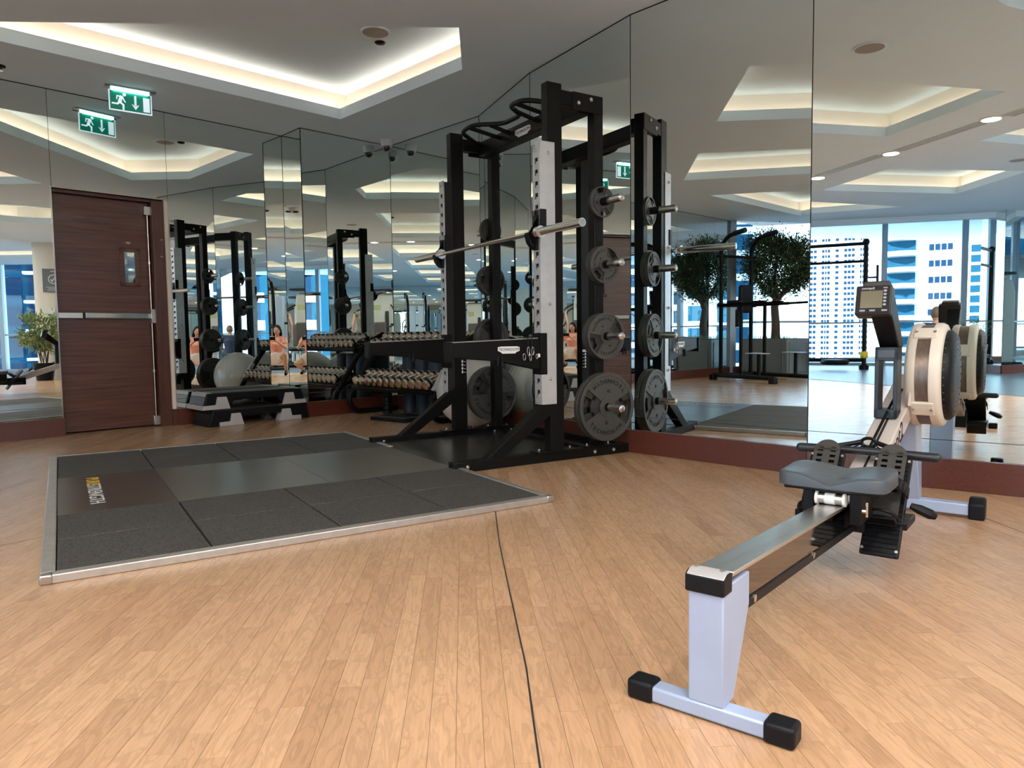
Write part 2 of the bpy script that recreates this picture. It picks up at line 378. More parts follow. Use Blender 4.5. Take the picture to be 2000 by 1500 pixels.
# ================================================================ SETTING
# floor: base slab, 300 nearest strips as parts, the others joined
ROOM = [(-8.15, 1.75), W[2], W[3], W[4], W[5], W[6], W[7], W[8], W[9], (5.0, 1.48), (10.0, 1.48), (10.0, -14.0), (-1.2, -14.0), (-8.65, -6.0), (-9.9, -4.65)]
def poly_in(p, poly):
    c = False; n = len(poly)
    for i in range(n):
        a, b = poly[i], poly[(i + 1) % n]
        if (a[1] > p[1]) != (b[1] > p[1]) and p[0] < (b[0] - a[0]) * (p[1] - a[1]) / (b[1] - a[1]) + a[0]: c = not c
    return c
cx = sum(p[0] for p in ROOM) / len(ROOM); cy = sum(p[1] for p in ROOM) / len(ROOM)
slab = MB(); slab.box(-13.5, 11, -15, 9, -0.2, -0.0016)
floor = obj('floor', slab, 'joint', smooth=False, kind='structure')
PW = 0.0552
pu = Vector((cos(PLK_A), sin(PLK_A))); pv = Vector((-sin(PLK_A), cos(PLK_A)))
strips = []
rnd = random.Random(3)
RUBY = lambda x, y: (y < -1.3 - 0.0 * x)
for j in range(-150, 250):
    along = rnd.uniform(-0.5, 0)-5.0
    while along < 9.0:
        L = rnd.choice((0.30, 0.40, 0.50, 0.62))
        c = pu * (along + L / 2) + pv * (j * PW)
        along += L
        if not (-8.5 < c.x < 7 and c.y > -1.5): continue
        if not any(poly_in((c.x + pu.x * L * k, c.y + pu.y * L * k), ROOM) for k in (-0.5, 0, 0.5)): continue
        vis = c.y > 0.5 and abs(c.x) < c.y * 0.78 + 0.3
        strips.append((hypot(c.x, c.y) + (0 if vis else 100), c, L))
strips.sort(key=lambda q: q[0])
pm = {}
for L in (0.30, 0.40, 0.50, 0.62):
    b = MB(); b.box(-L / 2 + 0.0004, L / 2 - 0.0004, -PW / 2 + 0.0004, PW / 2 - 0.0004, -0.004, 0)
    me = bpy.data.meshes.new('floor_strip'); me.from_pydata(b.v, [], b.f); me.materials.append(M['floor']); pm[L] = me
for d, c, L in strips[:298]:
    o = bpy.data.objects.new('floor_strip', pm[L]); COL.objects.link(o); o.parent = floor
    o.location = (c.x, c.y, 0); o.rotation_euler = (0, 0, PLK_A)
b = MB()
for d, c, L in strips[298:]:
    b.box(-L / 2 + 0.0004, L / 2 - 0.0004, -PW / 2 + 0.0004, PW / 2 - 0.0004, -0.004, 0, Tz(c.x, c.y, 0, PLK_A))
obj('floor_strips', b, 'floor', floor, smooth=False, kind='stuff')
# vinyl sheet seam welds, slightly open
b = MB()
def seam(pts, w=0.0022):
    for a, c in zip(pts, pts[1:]):
        a = Vector(a); c = Vector(c); d = (c - a).normalized(); n = Vector((-d.y, d.x)) * w
        b.add([(a.x - n.x, a.y - n.y, 0.0007), (c.x - n.x, c.y - n.y, 0.0007), (c.x + n.x, c.y + n.y, 0.0007), (a.x + n.x, a.y + n.y, 0.0007)], [(0, 1, 2, 3)])
seam([(0.046, 1.20), (0.043, 1.30), (0.034, 1.50), (0.026, 1.70), (0.010, 1.90), (-0.018, 2.25), (-0.058, 2.77), (-0.085, 3.28)], 0.0022)
seam([(-2.20, 2.60), (-2.04, 2.82), (-1.93, 2.97)], 0.0018); seam([(2.02, 3.04), (2.02, 2.70), (2.0, 2.2)], 0.0018)
obj('floor_seam', b, 'gap', floor, smooth=False)
b = MB(); b.box(-10.2, 9.5, -13.9, -1.45, -0.001, 0.0035)
rf_ = obj('floor_rubber', b, 'rubfloor', floor, smooth=False)

# coffers in the ceiling -------------------------------------------------
COF = [[(-0.33, 5.07), (-0.36, 5.84), (-1.62, 7.10), (-3.72, 5.02), (-3.72, 4.86)],
       [(-0.18, 3.82), (-1.66, 3.70), (-1.50, 0.62), (-0.02, 0.70)],
       [(-2.94, 3.58), (-4.42, 3.44), (-3.95, 0.75), (-2.65, 0.70)],
       [(-5.55, 2.80), (-7.72, 0.60), (-6.6, 0.10), (-5.1, 0.6)],
       [(-2.76, -0.62), (-4.19, -0.72), (-3.97, -3.0), (-2.50, -2.6)],
       [(-0.05, -0.57), (-1.41, -0.57), (-1.45, -3.0), (-0.1, -3.0)],
       [(-5.1, -3.1), (-6.0, -2.0), (-5.4, -0.8), (-5.0, -0.8)]]
for i in range(3):
    COF.append([(-0.1, -3.9 - 3.0 * i), (-1.5, -3.9 - 3.0 * i), (-1.5, -6.2 - 3.0 * i), (-0.1, -6.2 - 3.0 * i)])
    COF.append([(2.7, -1.0 - 3.6 * i), (1.2, -1.0 - 3.6 * i), (1.2, -3.7 - 3.6 * i), (2.7, -3.7 - 3.6 * i)])
    COF.append([(5.6, -0.8 - 3.6 * i), (4.0, -0.8 - 3.6 * i), (4.0, -3.5 - 3.6 * i), (5.6, -3.5 - 3.6 * i)])
    COF.append([(8.6, -0.8 - 3.6 * i), (7.0, -0.8 - 3.6 * i), (7.0, -3.5 - 3.6 * i), (8.6, -3.5 - 3.6 * i)])
COF.append([(2.22 + 0.95 * cos(2 * pi * k / 28), 2.05 + 0.95 * sin(2 * pi * k / 28)) for k in range(28)])
BULK = [(-8.6, 0.0), (-6.78, -2.57), (-5.14, -5.32), (-1.0, -11.6)]
CEIL = [(-8.9, 1.0), W[2], W[3], W[4], W[5], W[6], W[7], W[8], W[9], (5.0, 1.48), (10.0, 1.48), (10.0, -14.0), (-1.0, -14.0), (-1.0, -11.6), (-5.14, -5.32), (-6.78, -2.57), (-8.6, 0.0)]
def ccw(p):
    a = sum(p[i][0] * p[(i + 1) % len(p)][1] - p[(i + 1) % len(p)][0] * p[i][1] for i in range(len(p)))
    return p if a > 0 else p[::-1]
def offset(p, d):
    p = ccw(p); n = len(p); out = []
    for i in range(n):
        a, b, c = Vector(p[i - 1]), Vector(p[i]), Vector(p[(i + 1) % n])
        e1 = (b - a).normalized(); e2 = (c - b).normalized()
        n1 = Vector((e1.y, -e1.x)); n2 = Vector((e2.y, -e2.x)); k = n1 + n2
        k = k / max(0.35, k.dot(n1)); out.append(tuple(b + k * d))
    return out
loops = [[Vector((x, y, 0)) for x, y in ccw(CEIL)]] + [[Vector((x, y, 0)) for x, y in ccw(c)][::-1] for c in COF]
tris = tessellate_polygon(loops); flat = [q for l in loops for q in l]
b = MB(); b.add([(q.x, q.y, HC) for q in flat], [tuple(t) for t in tris])
ceiling = obj('ceiling', b, 'ceil', smooth=False, kind='structure')
def wallstrip(mb, poly, z0, z1):
    n = len(poly)
    vs = [(x, y, z0) for x, y in poly] + [(x, y, z1) for x, y in poly]
    mb.add(vs, [(i, (i + 1) % n, n + (i + 1) % n, n + i) for i in range(n)])
def ring(mb, p, q, z):
    n = len(p); mb.add([(x, y, z) for x, y in p] + [(x, y, z) for x, y in q], [(i, (i + 1) % n, n + (i + 1) % n, n + i) for i in range(n)])
for ci, c in enumerate(COF):
    c = ccw(c); o1 = offset(c, 0.02); o2 = offset(c, 0.17)
    root = thing('ceiling_coffer', 'x', 'x'); del root['category']; del root['label']; root['kind'] = 'structure'; root.parent = ceiling
    b = MB(); wallstrip(b, c, HC, HC + 0.10); ring(b, c, o1, HC + 0.10); wallstrip(b, o1, HC + 0.085, HC + 0.10)
    bpy.data.objects.remove(root); root = ceiling
    f_ = obj('coffer_rim', b, 'ceil', root, smooth=False, split=False)
    b = MB(); ring(b, o1, o2, HC + 0.085); wallstrip(b, o2, HC + 0.085, HC + 0.30)
    n = len(o2); b.add([(x, y, HC + 0.30) for x, y in o2], [tuple(range(n))])
    s_ = obj('coffer_soffit', b, 'cove', root, smooth=False, split=False); s_.data.materials.append(M['ceil'])
    s_.data.polygons[len(s_.data.polygons) - 1].material_index = 1
    b = MB()
    mid = offset(c, 0.11); n = len(mid)
    for i in range(n):
        a = Vector((*mid[i], HC + 0.10)); e = Vector((*mid[(i + 1) % n], HC + 0.10)); L = (e - a).length
        if ci == len(COF) - 1:
            if i % 4: continue
            e = Vector((*mid[(i + 4) % n], HC + 0.10)); L = (e - a).length
        la = bpy.data.lights.new('cove_lamp', 'AREA'); la.shape = 'RECTANGLE'; la.size = L * 0.97; la.size_y = 0.03
        la.energy = COVE_W * L * (1.0 if ci < 7 else 1.2); la.color = (1.0, 0.86, 0.70)
        lo = bpy.data.objects.new('cove_lamp', la); COL.objects.link(lo); lo.location = (a + e) / 2
        d = (e - a).normalized(); inn = Vector((-d.y, d.x, 0))      # pointing inwards for a ccw loop
        z = (Vector((0, 0, 1)) * 1.0 - inn * 0.35).normalized()       # shines up and slightly out to the cove wall
        x = d; y = z.cross(x)
        # light shines along -Z of the lamp
        nz = -z; ny = nz.cross(x)
        lo.matrix_world = Matrix(((x.x, ny.x, nz.x, lo.location.x), (x.y, ny.y, nz.y, lo.location.y), (x.z, ny.z, nz.z, lo.location.z), (0, 0, 0, 1)))
# bulkhead and high ceiling by the windows
b = MB()
for a, c in zip(BULK, BULK[1:]):
    b.add([(a[0], a[1], HC - 0.10), (c[0], c[1], HC - 0.10), (c[0], c[1], 3.7), (a[0], a[1], 3.7)], [(0, 1, 2, 3)])
    d = (Vector(c) - Vector(a)).normalized(); n = Vector((d.y, -d.x)) * 0.15
    b.add([(a[0], a[1], HC - 0.10), (c[0], c[1], HC - 0.10), (c[0] + n.x, c[1] + n.y, HC - 0.10), (a[0] + n.x, a[1] + n.y, HC - 0.10)], [(0, 1, 2, 3)])
obj('trim_1', b, 'ceil', smooth=False, kind='structure')
b = MB(); b.box(-14, -0.5, -15, 3.0, 3.7, 3.75); obj('ceiling_high', b, 'ceil', smooth=False, kind='structure')
b = MB(); b.box(-9, 11, -15, 9, 3.76, 4.0); obj('ceiling_slab', b, 'concrete', smooth=False, kind='structure')

# mirrored walls --------------------------------------------------------
BBH = 0.155
def mirror_wall(name, a, c, zt=HC, seams=(), hs=0.25, parent=None, holes=None, base=True):
    """wall from a to c (plan); the room lies to the right when walking a->c"""
    a = Vector(a); c = Vector(c); L = (c - a).length; d = (c - a) / L; ang = atan2(d.y, d.x)
    T = Tz(a.x, a.y, 0, ang)     # local x along the wall, +y away from the room
    bk = MB()
    segs = holes or [(0, L, 0.0)]
    for x0, x1, z0 in segs: bk.box(x0, x1, 0.010, 0.14, z0, zt + 0.02, T)
    wall = obj(name, bk, 'back', smooth=False, kind='structure')
    xs = sorted(set([0] + list(seams) + [L]))
    for x0, x1 in zip(xs, xs[1:]):
        zlow = 0
        for h0, h1, z0 in segs:
            if h0 - 1e-3 <= (x0 + x1) / 2 <= h1 + 1e-3: zlow = z0
        cuts = [(zlow + 0.003, zt)] if zlow else [(BBH - 0.01, hs), (hs, zt)]
        for z0, z1 in cuts:
            m = MB(); g = 0.0016; gl = -0.0005 if x0 == 0 else g; gr = -0.0005 if x1 == L else g
            m.add([(x0 + gl, 0, z0 + g), (x1 - gr, 0, z0 + g), (x1 - gr, 0, z1 - g), (x0 + gl, 0, z1 - g)], [(0, 1, 2, 3)], T)
            m.box(x0 + max(gl, g), x1 - max(gr, g), 0.0004, 0.009, z0 + g, z1 - g, T)
            me = obj('mirror_panel', m, 'mirror', wall, smooth=False, split=False)
            me.data.materials.append(M['mirroredge'])
            for p in me.data.polygons[1:]: p.material_index = 1
    for x in (0.0, L):
        m = MB(); m.box(x - 0.0025, x + 0.0025, -0.0012, 0.004, BBH if base else 0, zt, T); obj('joint_line', m, 'gap', wall, smooth=False)
    m = MB(); m.box(0, L, -0.0012, 0.004, zt - 0.007, zt, T); obj('joint_line', m, 'gap', wall, smooth=False)
    for x in xs[1:-1]:
        m = MB(); m.box(x - 0.0022, x + 0.0022, 0.0003, 0.004, BBH, zt, T); obj('joint_line', m, 'gap', wall, smooth=False)
    return wall, T, L
def baseboard(name, pts, h=BBH, t=0.018):
    b = MB()
    for (x0, x1, T) in pts: b.box(x0, x1, -t, 0.004, 0, h, T)
    return obj(name, b, 'cherry', smooth=False, kind='structure', bevel=0.002)
AX = 5.72
aext = Vector(W[0]) - (Vector(W[2]) - Vector(W[0])).normalized() * AX
DA = (Vector(W[2]) - Vector(W[0])).length
D0, D1 = AX + 0.384, AX + 1.322; DT = 2.105
LA = AX + DA
wl, TA, _ = mirror_wall('wall_left', aext, W[2], seams=[0.55, 1.75, 2.95, 4.15, 5.2, D0, D1],
                        holes=[(0, D0, 0.0), (D0, D1, DT), (D1, LA, 0.0)])
baseboard('baseboard_left', [(0, D0 + 0.006, TA), (D1 + 0.012, LA, TA)])
for nm, i in (('return', 2), ('corner_left', 3), ('corner_right', 4), ('bay_left', 5), ('bay_right', 6), ('right', 7)):
    w_, T_, L_ = mirror_wall('wall_' + nm, W[i], W[i + 1])
    baseboard('baseboard_' + nm, [(0, L_, T_)])
we = Vector(W[8]); de = (Vector(W[9]) - we).normalized(); wend = we + de * 4.2
w_, T_, L_ = mirror_wall('wall_far_right', W[8], wend, seams=(1.45, 2.9)); baseboard('baseboard_far_right', [(0, L_, T_)])
b = MB()
for i_ in (2, 4, 5, 6, 7, 8):
    w0 = Vector(W[i_]); q = (Vector(W[i_ - 1 if i_ != 2 else 0]) - w0).normalized() + (Vector(W[i_ + 1]) - w0).normalized(); inn_ = q.normalized() if i_ in (2, 4, 5) else -q.normalized(); c_ = w0 - inn_ * 0.062; b.cyl((c_.x, c_.y, 0), (c_.x, c_.y, HC + 0.02), 0.058, 20)
obj('leak_block_posts', b, 'back', kind='structure')  # unseen posts added behind the wall joints to stop light leaking in
# door recess ---------------------------------------------------------
dr = bpy.data.objects.new('door_1', None); COL.objects.link(dr); dr['kind'] = 'structure'; dr.matrix_world = TA @ Matrix.Translation((D0, 0, 0))
DW = D1 - D0; RD = 0.10
b = MB(); b.box(-0.02, DW + 0.02, RD + 0.05, RD + 0.12, 0, DT + 0.05); obj('door_backing', b, 'gap', dr, smooth=False)
b = MB(); b.box(0.0, DW - 0.145, RD, RD + 0.045, 0.012, DT - 0.035); leaf = obj('door_leaf', b, 'doorwood', dr, bevel=0.003)
b = MB(); b.box(DW - 0.14, DW - 0.035, 0.02, RD + 0.045, 0, DT - 0.012); b.box(-0.02, DW - 0.035, 0.045, RD + 0.045, DT - 0.033, DT - 0.004); obj('door_jamb', b, 'jambwood', dr, bevel=0.003)
b = MB(); b.box(DW - 0.034, DW - 0.004, 0.003, RD + 0.05, 0.15, DT - 0.004); obj('door_reveal', b, 'wallpaint', dr, smooth=False)
b = MB(); b.box(DW - 0.036, DW + 0.012, -0.012, RD, 0, BBH); obj('reveal_base', b, 'cherry', dr, smooth=False, bevel=0.002)
b = MB(); b.box(-0.010, 0.0, -0.004, 0.02, BBH, DT); b.box(DW - 0.003, DW + 0.008, -0.004, 0.02, BBH, DT); b.box(-0.010, DW + 0.008, -0.004, 0.02, DT - 0.006, DT + 0.006); obj('chrome_trim', b, 'chrome', dr, bevel=0.001)
# vision panel
b = MB(); x0, x1, z0, z1 = 0.53, 0.70, 1.30, 1.645
b.box(x0, x1, -0.012, 0.004, z0, z0 + 0.035, Matrix.Translation((0, RD, 0))); b.box(x0, x1, -0.012, 0.004, z1 - 0.035, z1, Matrix.Translation((0, RD, 0)))
b.box(x0, x0 + 0.042, -0.012, 0.004, z0, z1, Matrix.Translation((0, RD, 0))); b.box(x1 - 0.042, x1, -0.012, 0.004, z0, z1, Matrix.Translation((0, RD, 0)))
obj('vision_frame', b, 'doorwood', leaf, bevel=0.003)
b = MB(); b.box(x0 + 0.042, x1 - 0.042, RD - 0.004, RD + 0.001, z0 + 0.035, z1 - 0.035); obj('vision_glass', b, mat('dark_glass', (0.25, 0.30, 0.32), 0.03, 0.9), leaf, smooth=False)
# panic bar
b = MB(); b.box(0.0, 0.80, -0.045, -0.003, 1.005, 1.055, Matrix.Translation((0, RD, 0))); pb = obj('panic_bar', b, 'steel', leaf, bevel=0.004)
b = MB(); b.box(0.20, 0.222, RD - 0.047, RD - 0.02, 1.004, 1.056); obj('bar_gap', b, 'gap', pb, smooth=False)
b = MB(); b.box(0.225, 0.74, RD - 0.052, RD - 0.04, 1.010, 1.050); obj('push_pad', b, 'chrome', pb, bevel=0.003)
b = MB(); b.box(0.765, 0.80, RD - 0.055, RD - 0.002, 0.965, 1.095); obj('latch_box', b, 'steel', leaf, bevel=0.003)
b = MB(); b.cyl((0.775, RD - 0.03, 0.05), (0.775, RD - 0.03, 2.02), 0.006, 8)
for z in (1.52, 0.52): b.cyl((0.775, RD - 0.03, z - 0.012), (0.775, RD - 0.03, z + 0.012), 0.013, 10)
obj('lock_rod', b, 'steel', leaf)
b = MB(); b.box(0.745, 0.80, RD - 0.05, RD - 0.002, 1.955, 2.035); obj('top_latch', b, 'steel', leaf, bevel=0.003)
b = MB(); b.box(0.750, 0.80, RD - 0.05, RD - 0.002, 0.015, 0.10); obj('bottom_latch', b, 'steel', leaf, bevel=0.003)
# far walls ----------------------------------------------------------
w_, T_, L_ = mirror_wall('wall_rear', (6.0, -14.0), (-1.2, -14.0), seams=(1.5, 3, 4.5, 6)); baseboard('baseboard_rear', [(0, L_, T_)])
b = MB(); b.box(5.0, 10.2, 1.48, 1.6, 0, HC); b.box(6.0, 10.2, -14.12, -14.0, 0, HC); obj('wall_front_right', b, 'wallpaint', smooth=False, kind='structure')
b = MB(); a = wend; b.add([(a.x, a.y, 0), (5.0, 1.48, 0), (5.0, 1.48, HC), (a.x, a.y, HC)], [(0, 1, 2, 3)]); obj('wall_front_link', b, 'wallpaint', smooth=False, kind='structure')
# glazed walls: sill rail, mullions, panes
gi = [0]
def glazing(a, c, n, zt, glassm='glass'):
    gi[0] += 1; a = Vector(a); c = Vector(c); L = (c - a).length; d = (c - a) / L; T = Tz(a.x, a.y, 0, atan2(d.y, d.x))
    fr = MB(); fr.box(0, L, -0.04, 0.06, 0, 0.06, T); fr.box(0, L, -0.04, 0.06, zt - 0.06, zt, T); fr.box(0, L, -0.02, 0.04, 0.98, 1.02, T)
    win = obj('window_%d' % gi[0], fr, 'frame', smooth=False, kind='structure')
    for i in range(n + 1):
        x = L * i / n; m = MB(); m.box(x - 0.06, x + 0.06, -0.08, 0.08, 0, zt, T); obj('mullion', m, 'frame', win, smooth=False)
    for i in range(n):
        m = MB(); x0 = L * i / n + 0.06; x1 = L * (i + 1) / n - 0.06
        m.add([(x0, 0, 0.06), (x1, 0, 0.06), (x1, 0, zt - 0.06), (x0, 0, zt - 0.06)], [(0, 1, 2, 3)], T); obj('pane', m, glassm, win, smooth=False)
    return win, T, L
WA = Vector((-8.15, 1.75)); WA2 = Vector((-9.9, -4.65)); WB = Vector((-8.65, -6.0)); WC = Vector((-1.2, -14.0))
glazing(WA, WA2, 3, 3.7); glazing(WA2, WB, 1, 3.7); glazing(WB, WC, 7, 3.7)
glazing((10.0, -14.0), (10.0, 1.48), 6, 3.7)
b = MB(); b.box(10.2, 14, -16, 6, 3.4, 3.7); obj('sun_block_slab', b, 'concrete', smooth=False, kind='structure')  # unseen overhang added to keep the sun out of the right windows

b = MB(); b.box(0, (WA2 - WA).length, -0.05, 0.10, 0, 0.16, Tz(WA.x, WA.y, 0, atan2((WA2 - WA).y, (WA2 - WA).x))); obj('trim_3', b, 'cherry', smooth=False, kind='structure')
# mirrored pillar and the short wall beside it (seen at the right edge of the right mirror)
b = MB(); P_ = [(-5.52, -5.27), (-4.99, -5.20), (-5.15, -6.15), (-6.3, -6.3)]
b.prism(P_, 0, HC); pil = obj('wall_pillar', b, 'back', smooth=False, kind='structure')
for a_, c_ in ((P_[0], P_[1]), (P_[1], P_[2]), (P_[3], P_[0])):
    a_ = Vector(a_); c_ = Vector(c_); d_ = (c_ - a_).normalized(); n_ = Vector((-d_.y, d_.x)); mid_ = (a_ + c_) / 2
    if n_.dot(mid_ - Vector((-5.5, -5.8))) < 0: n_ = -n_
    m_ = MB(); a2 = a_ + n_ * 0.004; c2 = c_ + n_ * 0.004
    m_.add([(a2.x, a2.y, BBH), (c2.x, c2.y, BBH), (c2.x, c2.y, HC), (a2.x, a2.y, HC)], [(0, 1, 2, 3)]); obj('mirror_panel', m_, 'mirror', pil, smooth=False)
    m_ = MB(); a3 = a_ + n_ * 0.02; c3 = c_ + n_ * 0.02; m_.prism([tuple(a_), tuple(c_), tuple(c3), tuple(a3)], 0, BBH); obj('pillar_base', m_, 'cherry', pil, smooth=False)
b = MB(); b.lathe([(0.33, 0), (0.33, HC)], 40, Matrix.Translation((5.90, 0.18, 0))); colm = obj('wall_column', b, mat('column_paint', (0.66, 0.60, 0.52), 0.7), kind='structure')
# ================================================================ LIFTING PLATFORM
RW = 0.461; CW = 0.50; CB = 1.028
TOT = 4 * RW + CB
plat = thing('lifting_platform', 'low black rubber lifting platform with grey board strip and aluminium edging, on the wooden floor', 'gym mat', (MAT_O[0], MAT_O[1], 0), MAT_A)
TH = 0.030
b = MB(); b.box(-0.01, 2.01, -0.01, TOT + 0.01, 0.0, 0.012); obj('underlay', b, 'gap', plat, smooth=False)
tm = MB(); tm.box(0.004, CW - 0.004, 0.0035, RW - 0.0035, 0.008, TH)
tile0 = obj('rubber_tile', tm, 'tile', plat, bevel=0.003, seg=1)
for i in range(4):
    for y0 in (0, RW, 2 * RW + CB, 3 * RW + CB):
        if i == 0 and y0 == 0: continue
        o = tile0.copy(); COL.objects.link(o); o.parent = plat; o.location = (i * CW, y0, 0)
y0, y1 = 2 * RW + 0.002, 2 * RW + CB - 0.002
b = MB(); b.box(0.003, CW - 0.001, y0, y1, 0.008, TH); bp = obj('printed_board', b, 'boardp', plat, bevel=0.001, seg=1, label='darker board panel printed with a word in yellow and white')
for x0, x1 in ((CW + 0.001, 2 * CW + .25), (2 * CW + .252, 1.999)):
    b = MB(); b.box(x0, x1, y0, y1, 0.008, TH); obj('board_panel', b, 'board', plat, bevel=0.001, seg=1)
# word reads down the board
tx = 0.165; 
def ptext(s, yc, m):
    vs, fs = text_mb(s, 0.115, 0.0003, Matrix.Translation((tx, yc, TH + 0.0005)) @ Matrix.Rotation(-pi / 2, 4, 'Z') @ Matrix.Diagonal((0.93, 0.80, 1, 1)))
    b = MB(); b.add(vs, fs); obj('printed_word', b, m, bp, smooth=False); return b
ptext('PURE', y0 + 0.815, 'yellow'); ptext('STRENGTH', y0 + 0.435, 'text')
for nm, (a0, a1, b0, b1) in dict(front=(-0.012, 2.03, -0.045, 0.0), back=(-0.012, 2.03, TOT, TOT + 0.035), left=(-0.045, 0.0, 0.0, TOT)).items():
    b = MB(); b.box(a0, a1, b0, b1, 0, TH + 0.002); obj('edge_strip', b, 'alu', plat, bevel=0.004)
for b0, b1 in ((0.0, 2 * RW + 0.02), (2 * RW + CB - 0.02, TOT)):
    b = MB(); b.box(2.0, 2.035, b0, b1, 0, TH + 0.002); obj('edge_strip', b, 'alu', plat, bevel=0.004)
for x0, yy in ((-0.047, -0.047), (2.0, -0.047), (-0.047, TOT - 0.002), (2.0, TOT - 0.002)):
    b = MB(); b.box(x0, x0 + 0.04, yy, yy + 0.04, 0, TH + 0.004); obj('corner_cap', b, 'steel', plat, bevel=0.006)
b = MB(); b.box(2.0, 3.26, 0.955, 2.155, 0.0, TH - 0.004); obj('rack_board', b, mat('dark_rack_board', (0.030, 0.029, 0.028), 0.25, noise=0.2, nscale=4), plat, bevel=0.002)

# ================================================================ POWER RACK
rack = thing('power_rack', 'tall black half rack with silver notched uprights, at the end of the lifting platform', 'weight rack', (MAT_O[0], MAT_O[1], 0), MAT_A)
YR, YL = 0.905, 2.205
def bolt(mb, p, d, r=0.012): p = Vector(p); d = Vector(d); mb.cyl(p, p + d * 0.008, r, 10); mb.sphere(p + d * 0.008, r * 0.8, 8, 5)
for yc, sg in ((YR, -1), (YL, 1)):
    i0 = -sg
    b = MB(); b.box(1.985, 3.36, yc - 0.035, yc + 0.035, 0.0, 0.062); rail = obj('base_rail', b, 'black', rack, bevel=0.004)
    b = MB(); b.box(1.972, 1.992, yc - 0.037, yc + 0.037, 0.0, 0.064); obj('end_cap', b, 'blackpl', rail, bevel=0.004)
    b = MB()
    for x in (2.06, 3.02, 3.18): bolt(b, (x, yc - 0.035, 0.032), (0, -1, 0), 0.013)
    for x in (2.60, 2.84, 2.98, 3.16): b.cyl((x, yc, 0.062), (x, yc, 0.085), 0.011, 8)
    obj('bolt', b, 'chrome', rail)
    b = MB(); b.box(2.56, 2.88, yc - 0.05, yc + 0.05, 0.060, 0.070); b.box(2.95, 3.20, yc - 0.045, yc + 0.045, 0.060, 0.070); obj('foot_plate', b, 'black', rail, bevel=0.002)
    b = MB(); b.box(2.665, 2.775, yc - 0.035, yc + 0.035, 0.066, 2.37); up = obj('front_upright', b, 'black', rack, bevel=0.005)
    b = MB(); b.box(3.03, 3.105, yc - 0.035, yc + 0.035, 0.066, 2.335); ru = obj('rear_upright', b, 'black', rack, bevel=0.005)
    b = MB()
    for k in range(16):
        for f in (-1, 1): b.cyl((3.067, yc + f * 0.0353, 0.22 + k * 0.135), (3.067, yc + f * 0.036, 0.22 + k * 0.135), 0.006, 8)
    obj('hole', b, 'gap', ru)
    b = MB(); b.box(2.775, 3.03, yc - 0.033, yc + 0.033, 2.245, 2.335); obj('top_beam', b, 'black', rack, bevel=0.004)
    b = MB(); b.box(2.86, 3.10, yc + sg * 0.036 - 0.004, yc + sg * 0.036 + 0.004, 2.225, 2.337); tp = obj('corner_plate', b, 'black', rack, bevel=0.002)
    b = MB(); bolt(b, (2.90, yc + sg * 0.04, 2.27), (0, sg, 0), 0.013); bolt(b, (3.0, yc + sg * 0.04, 2.305), (0, sg, 0), 0.013); obj('bolt', b, 'chrome', tp)
    # silver notched channel
    b = MB(); z0, z1 = 0.37, 2.0; xf = 2.60
    yo = yc + sg * 0.041
    ys = sorted((yo, yo - sg * 0.005)); b.box(xf, 2.712, ys[0], ys[1], z0, z1)
    n = 22; ya, yb = yo, yc - sg * 0.036
    e0 = sorted((yo - sg * 0.001, yo - sg * 0.020)); e1 = sorted((yb, yb + sg * 0.022))
    b.box(xf - 0.002, xf + 0.004, e1[0], e1[1], z0, z1)
    b.box(xf - 0.002, xf + 0.004, e0[0], e0[1], z0, z1)
    zz = z0
    hk = 0.072
    for k in range(n + 1):
        za = z0 + 0.02 + k * hk; zb = za + 0.036
        if zb > z1 - 0.01: break
        yy = sorted((yo - sg * 0.020, yb + sg * 0.022)); b.box(xf - 0.002, xf + 0.004, yy[0], yy[1], za, min(zb, z1))
        # hook shaped tooth
        y2 = sorted((yo - sg * 0.020, yo - sg * 0.040)); b.box(xf - 0.002, xf + 0.004, y2[0], y2[1], zb, zb + 0.012)
    yy = sorted((yo, yb)); b.box(xf - 0.002, xf + 0.004, yy[0], yy[1], z1 - 0.06, z1); b.box(xf - 0.002, xf + 0.004, yy[0], yy[1], z0, z0 + 0.02)
    ch = obj('notched_channel', b, 'silver', rack, smooth=False, label='silver notched channel')
    b = MB(); b.box(xf + 0.006, 2.667, yc - 0.034, yc + 0.034, z0 + 0.01, z1 - 0.01); obj('channel_core', b, 'gap', ch, smooth=False)
    b = MB()
    for z in (1.93, 1.45, 1.0, 0.53): bolt(b, (2.66, yo, z), (0, sg, 0), 0.011)
    bolt(b, (xf - 0.002, yc, 1.965), (-1, 0, 0), 0.011); bolt(b, (xf - 0.002, yc - sg * 0.0, 0.42), (-1, 0, 0), 0.007)
    obj('bolt', b, 'chrome', ch)
    # brace
    b = MB(); b.side([(2.19, 0.060), (2.31, 0.060), (2.672, 0.30), (2.672, 0.41)], yc - 0.035, yc + 0.035); obj('brace', b, 'black', rack, bevel=0.004)
    # spotter arm
    ay = yc + 0.0
    b = MB(); b.side([(1.965, 0.680), (2.29, 0.652), (2.61, 0.585), (2.61, 0.785), (1.965, 0.765)], ay - 0.036, ay + 0.036); arm = obj('spotter_arm', b, 'black', rack, bevel=0.005)
    b = MB(); b.box(1.958, 1.975, ay - 0.046, ay + 0.046, 0.655, 0.772); b.box(2.592, 2.64, ay - 0.046, ay + 0.046, 0.56, 0.82); obj('arm_plate', b, 'black', arm, bevel=0.003)
    b = MB(); b.side([(1.966, 0.767), (2.58, 0.786), (2.58, 0.791), (1.966, 0.772)], ay - 0.030, ay + 0.030); obj('arm_liner', b, mat('light_liner', (0.25, 0.24, 0.23), 0.5), arm, smooth=False)
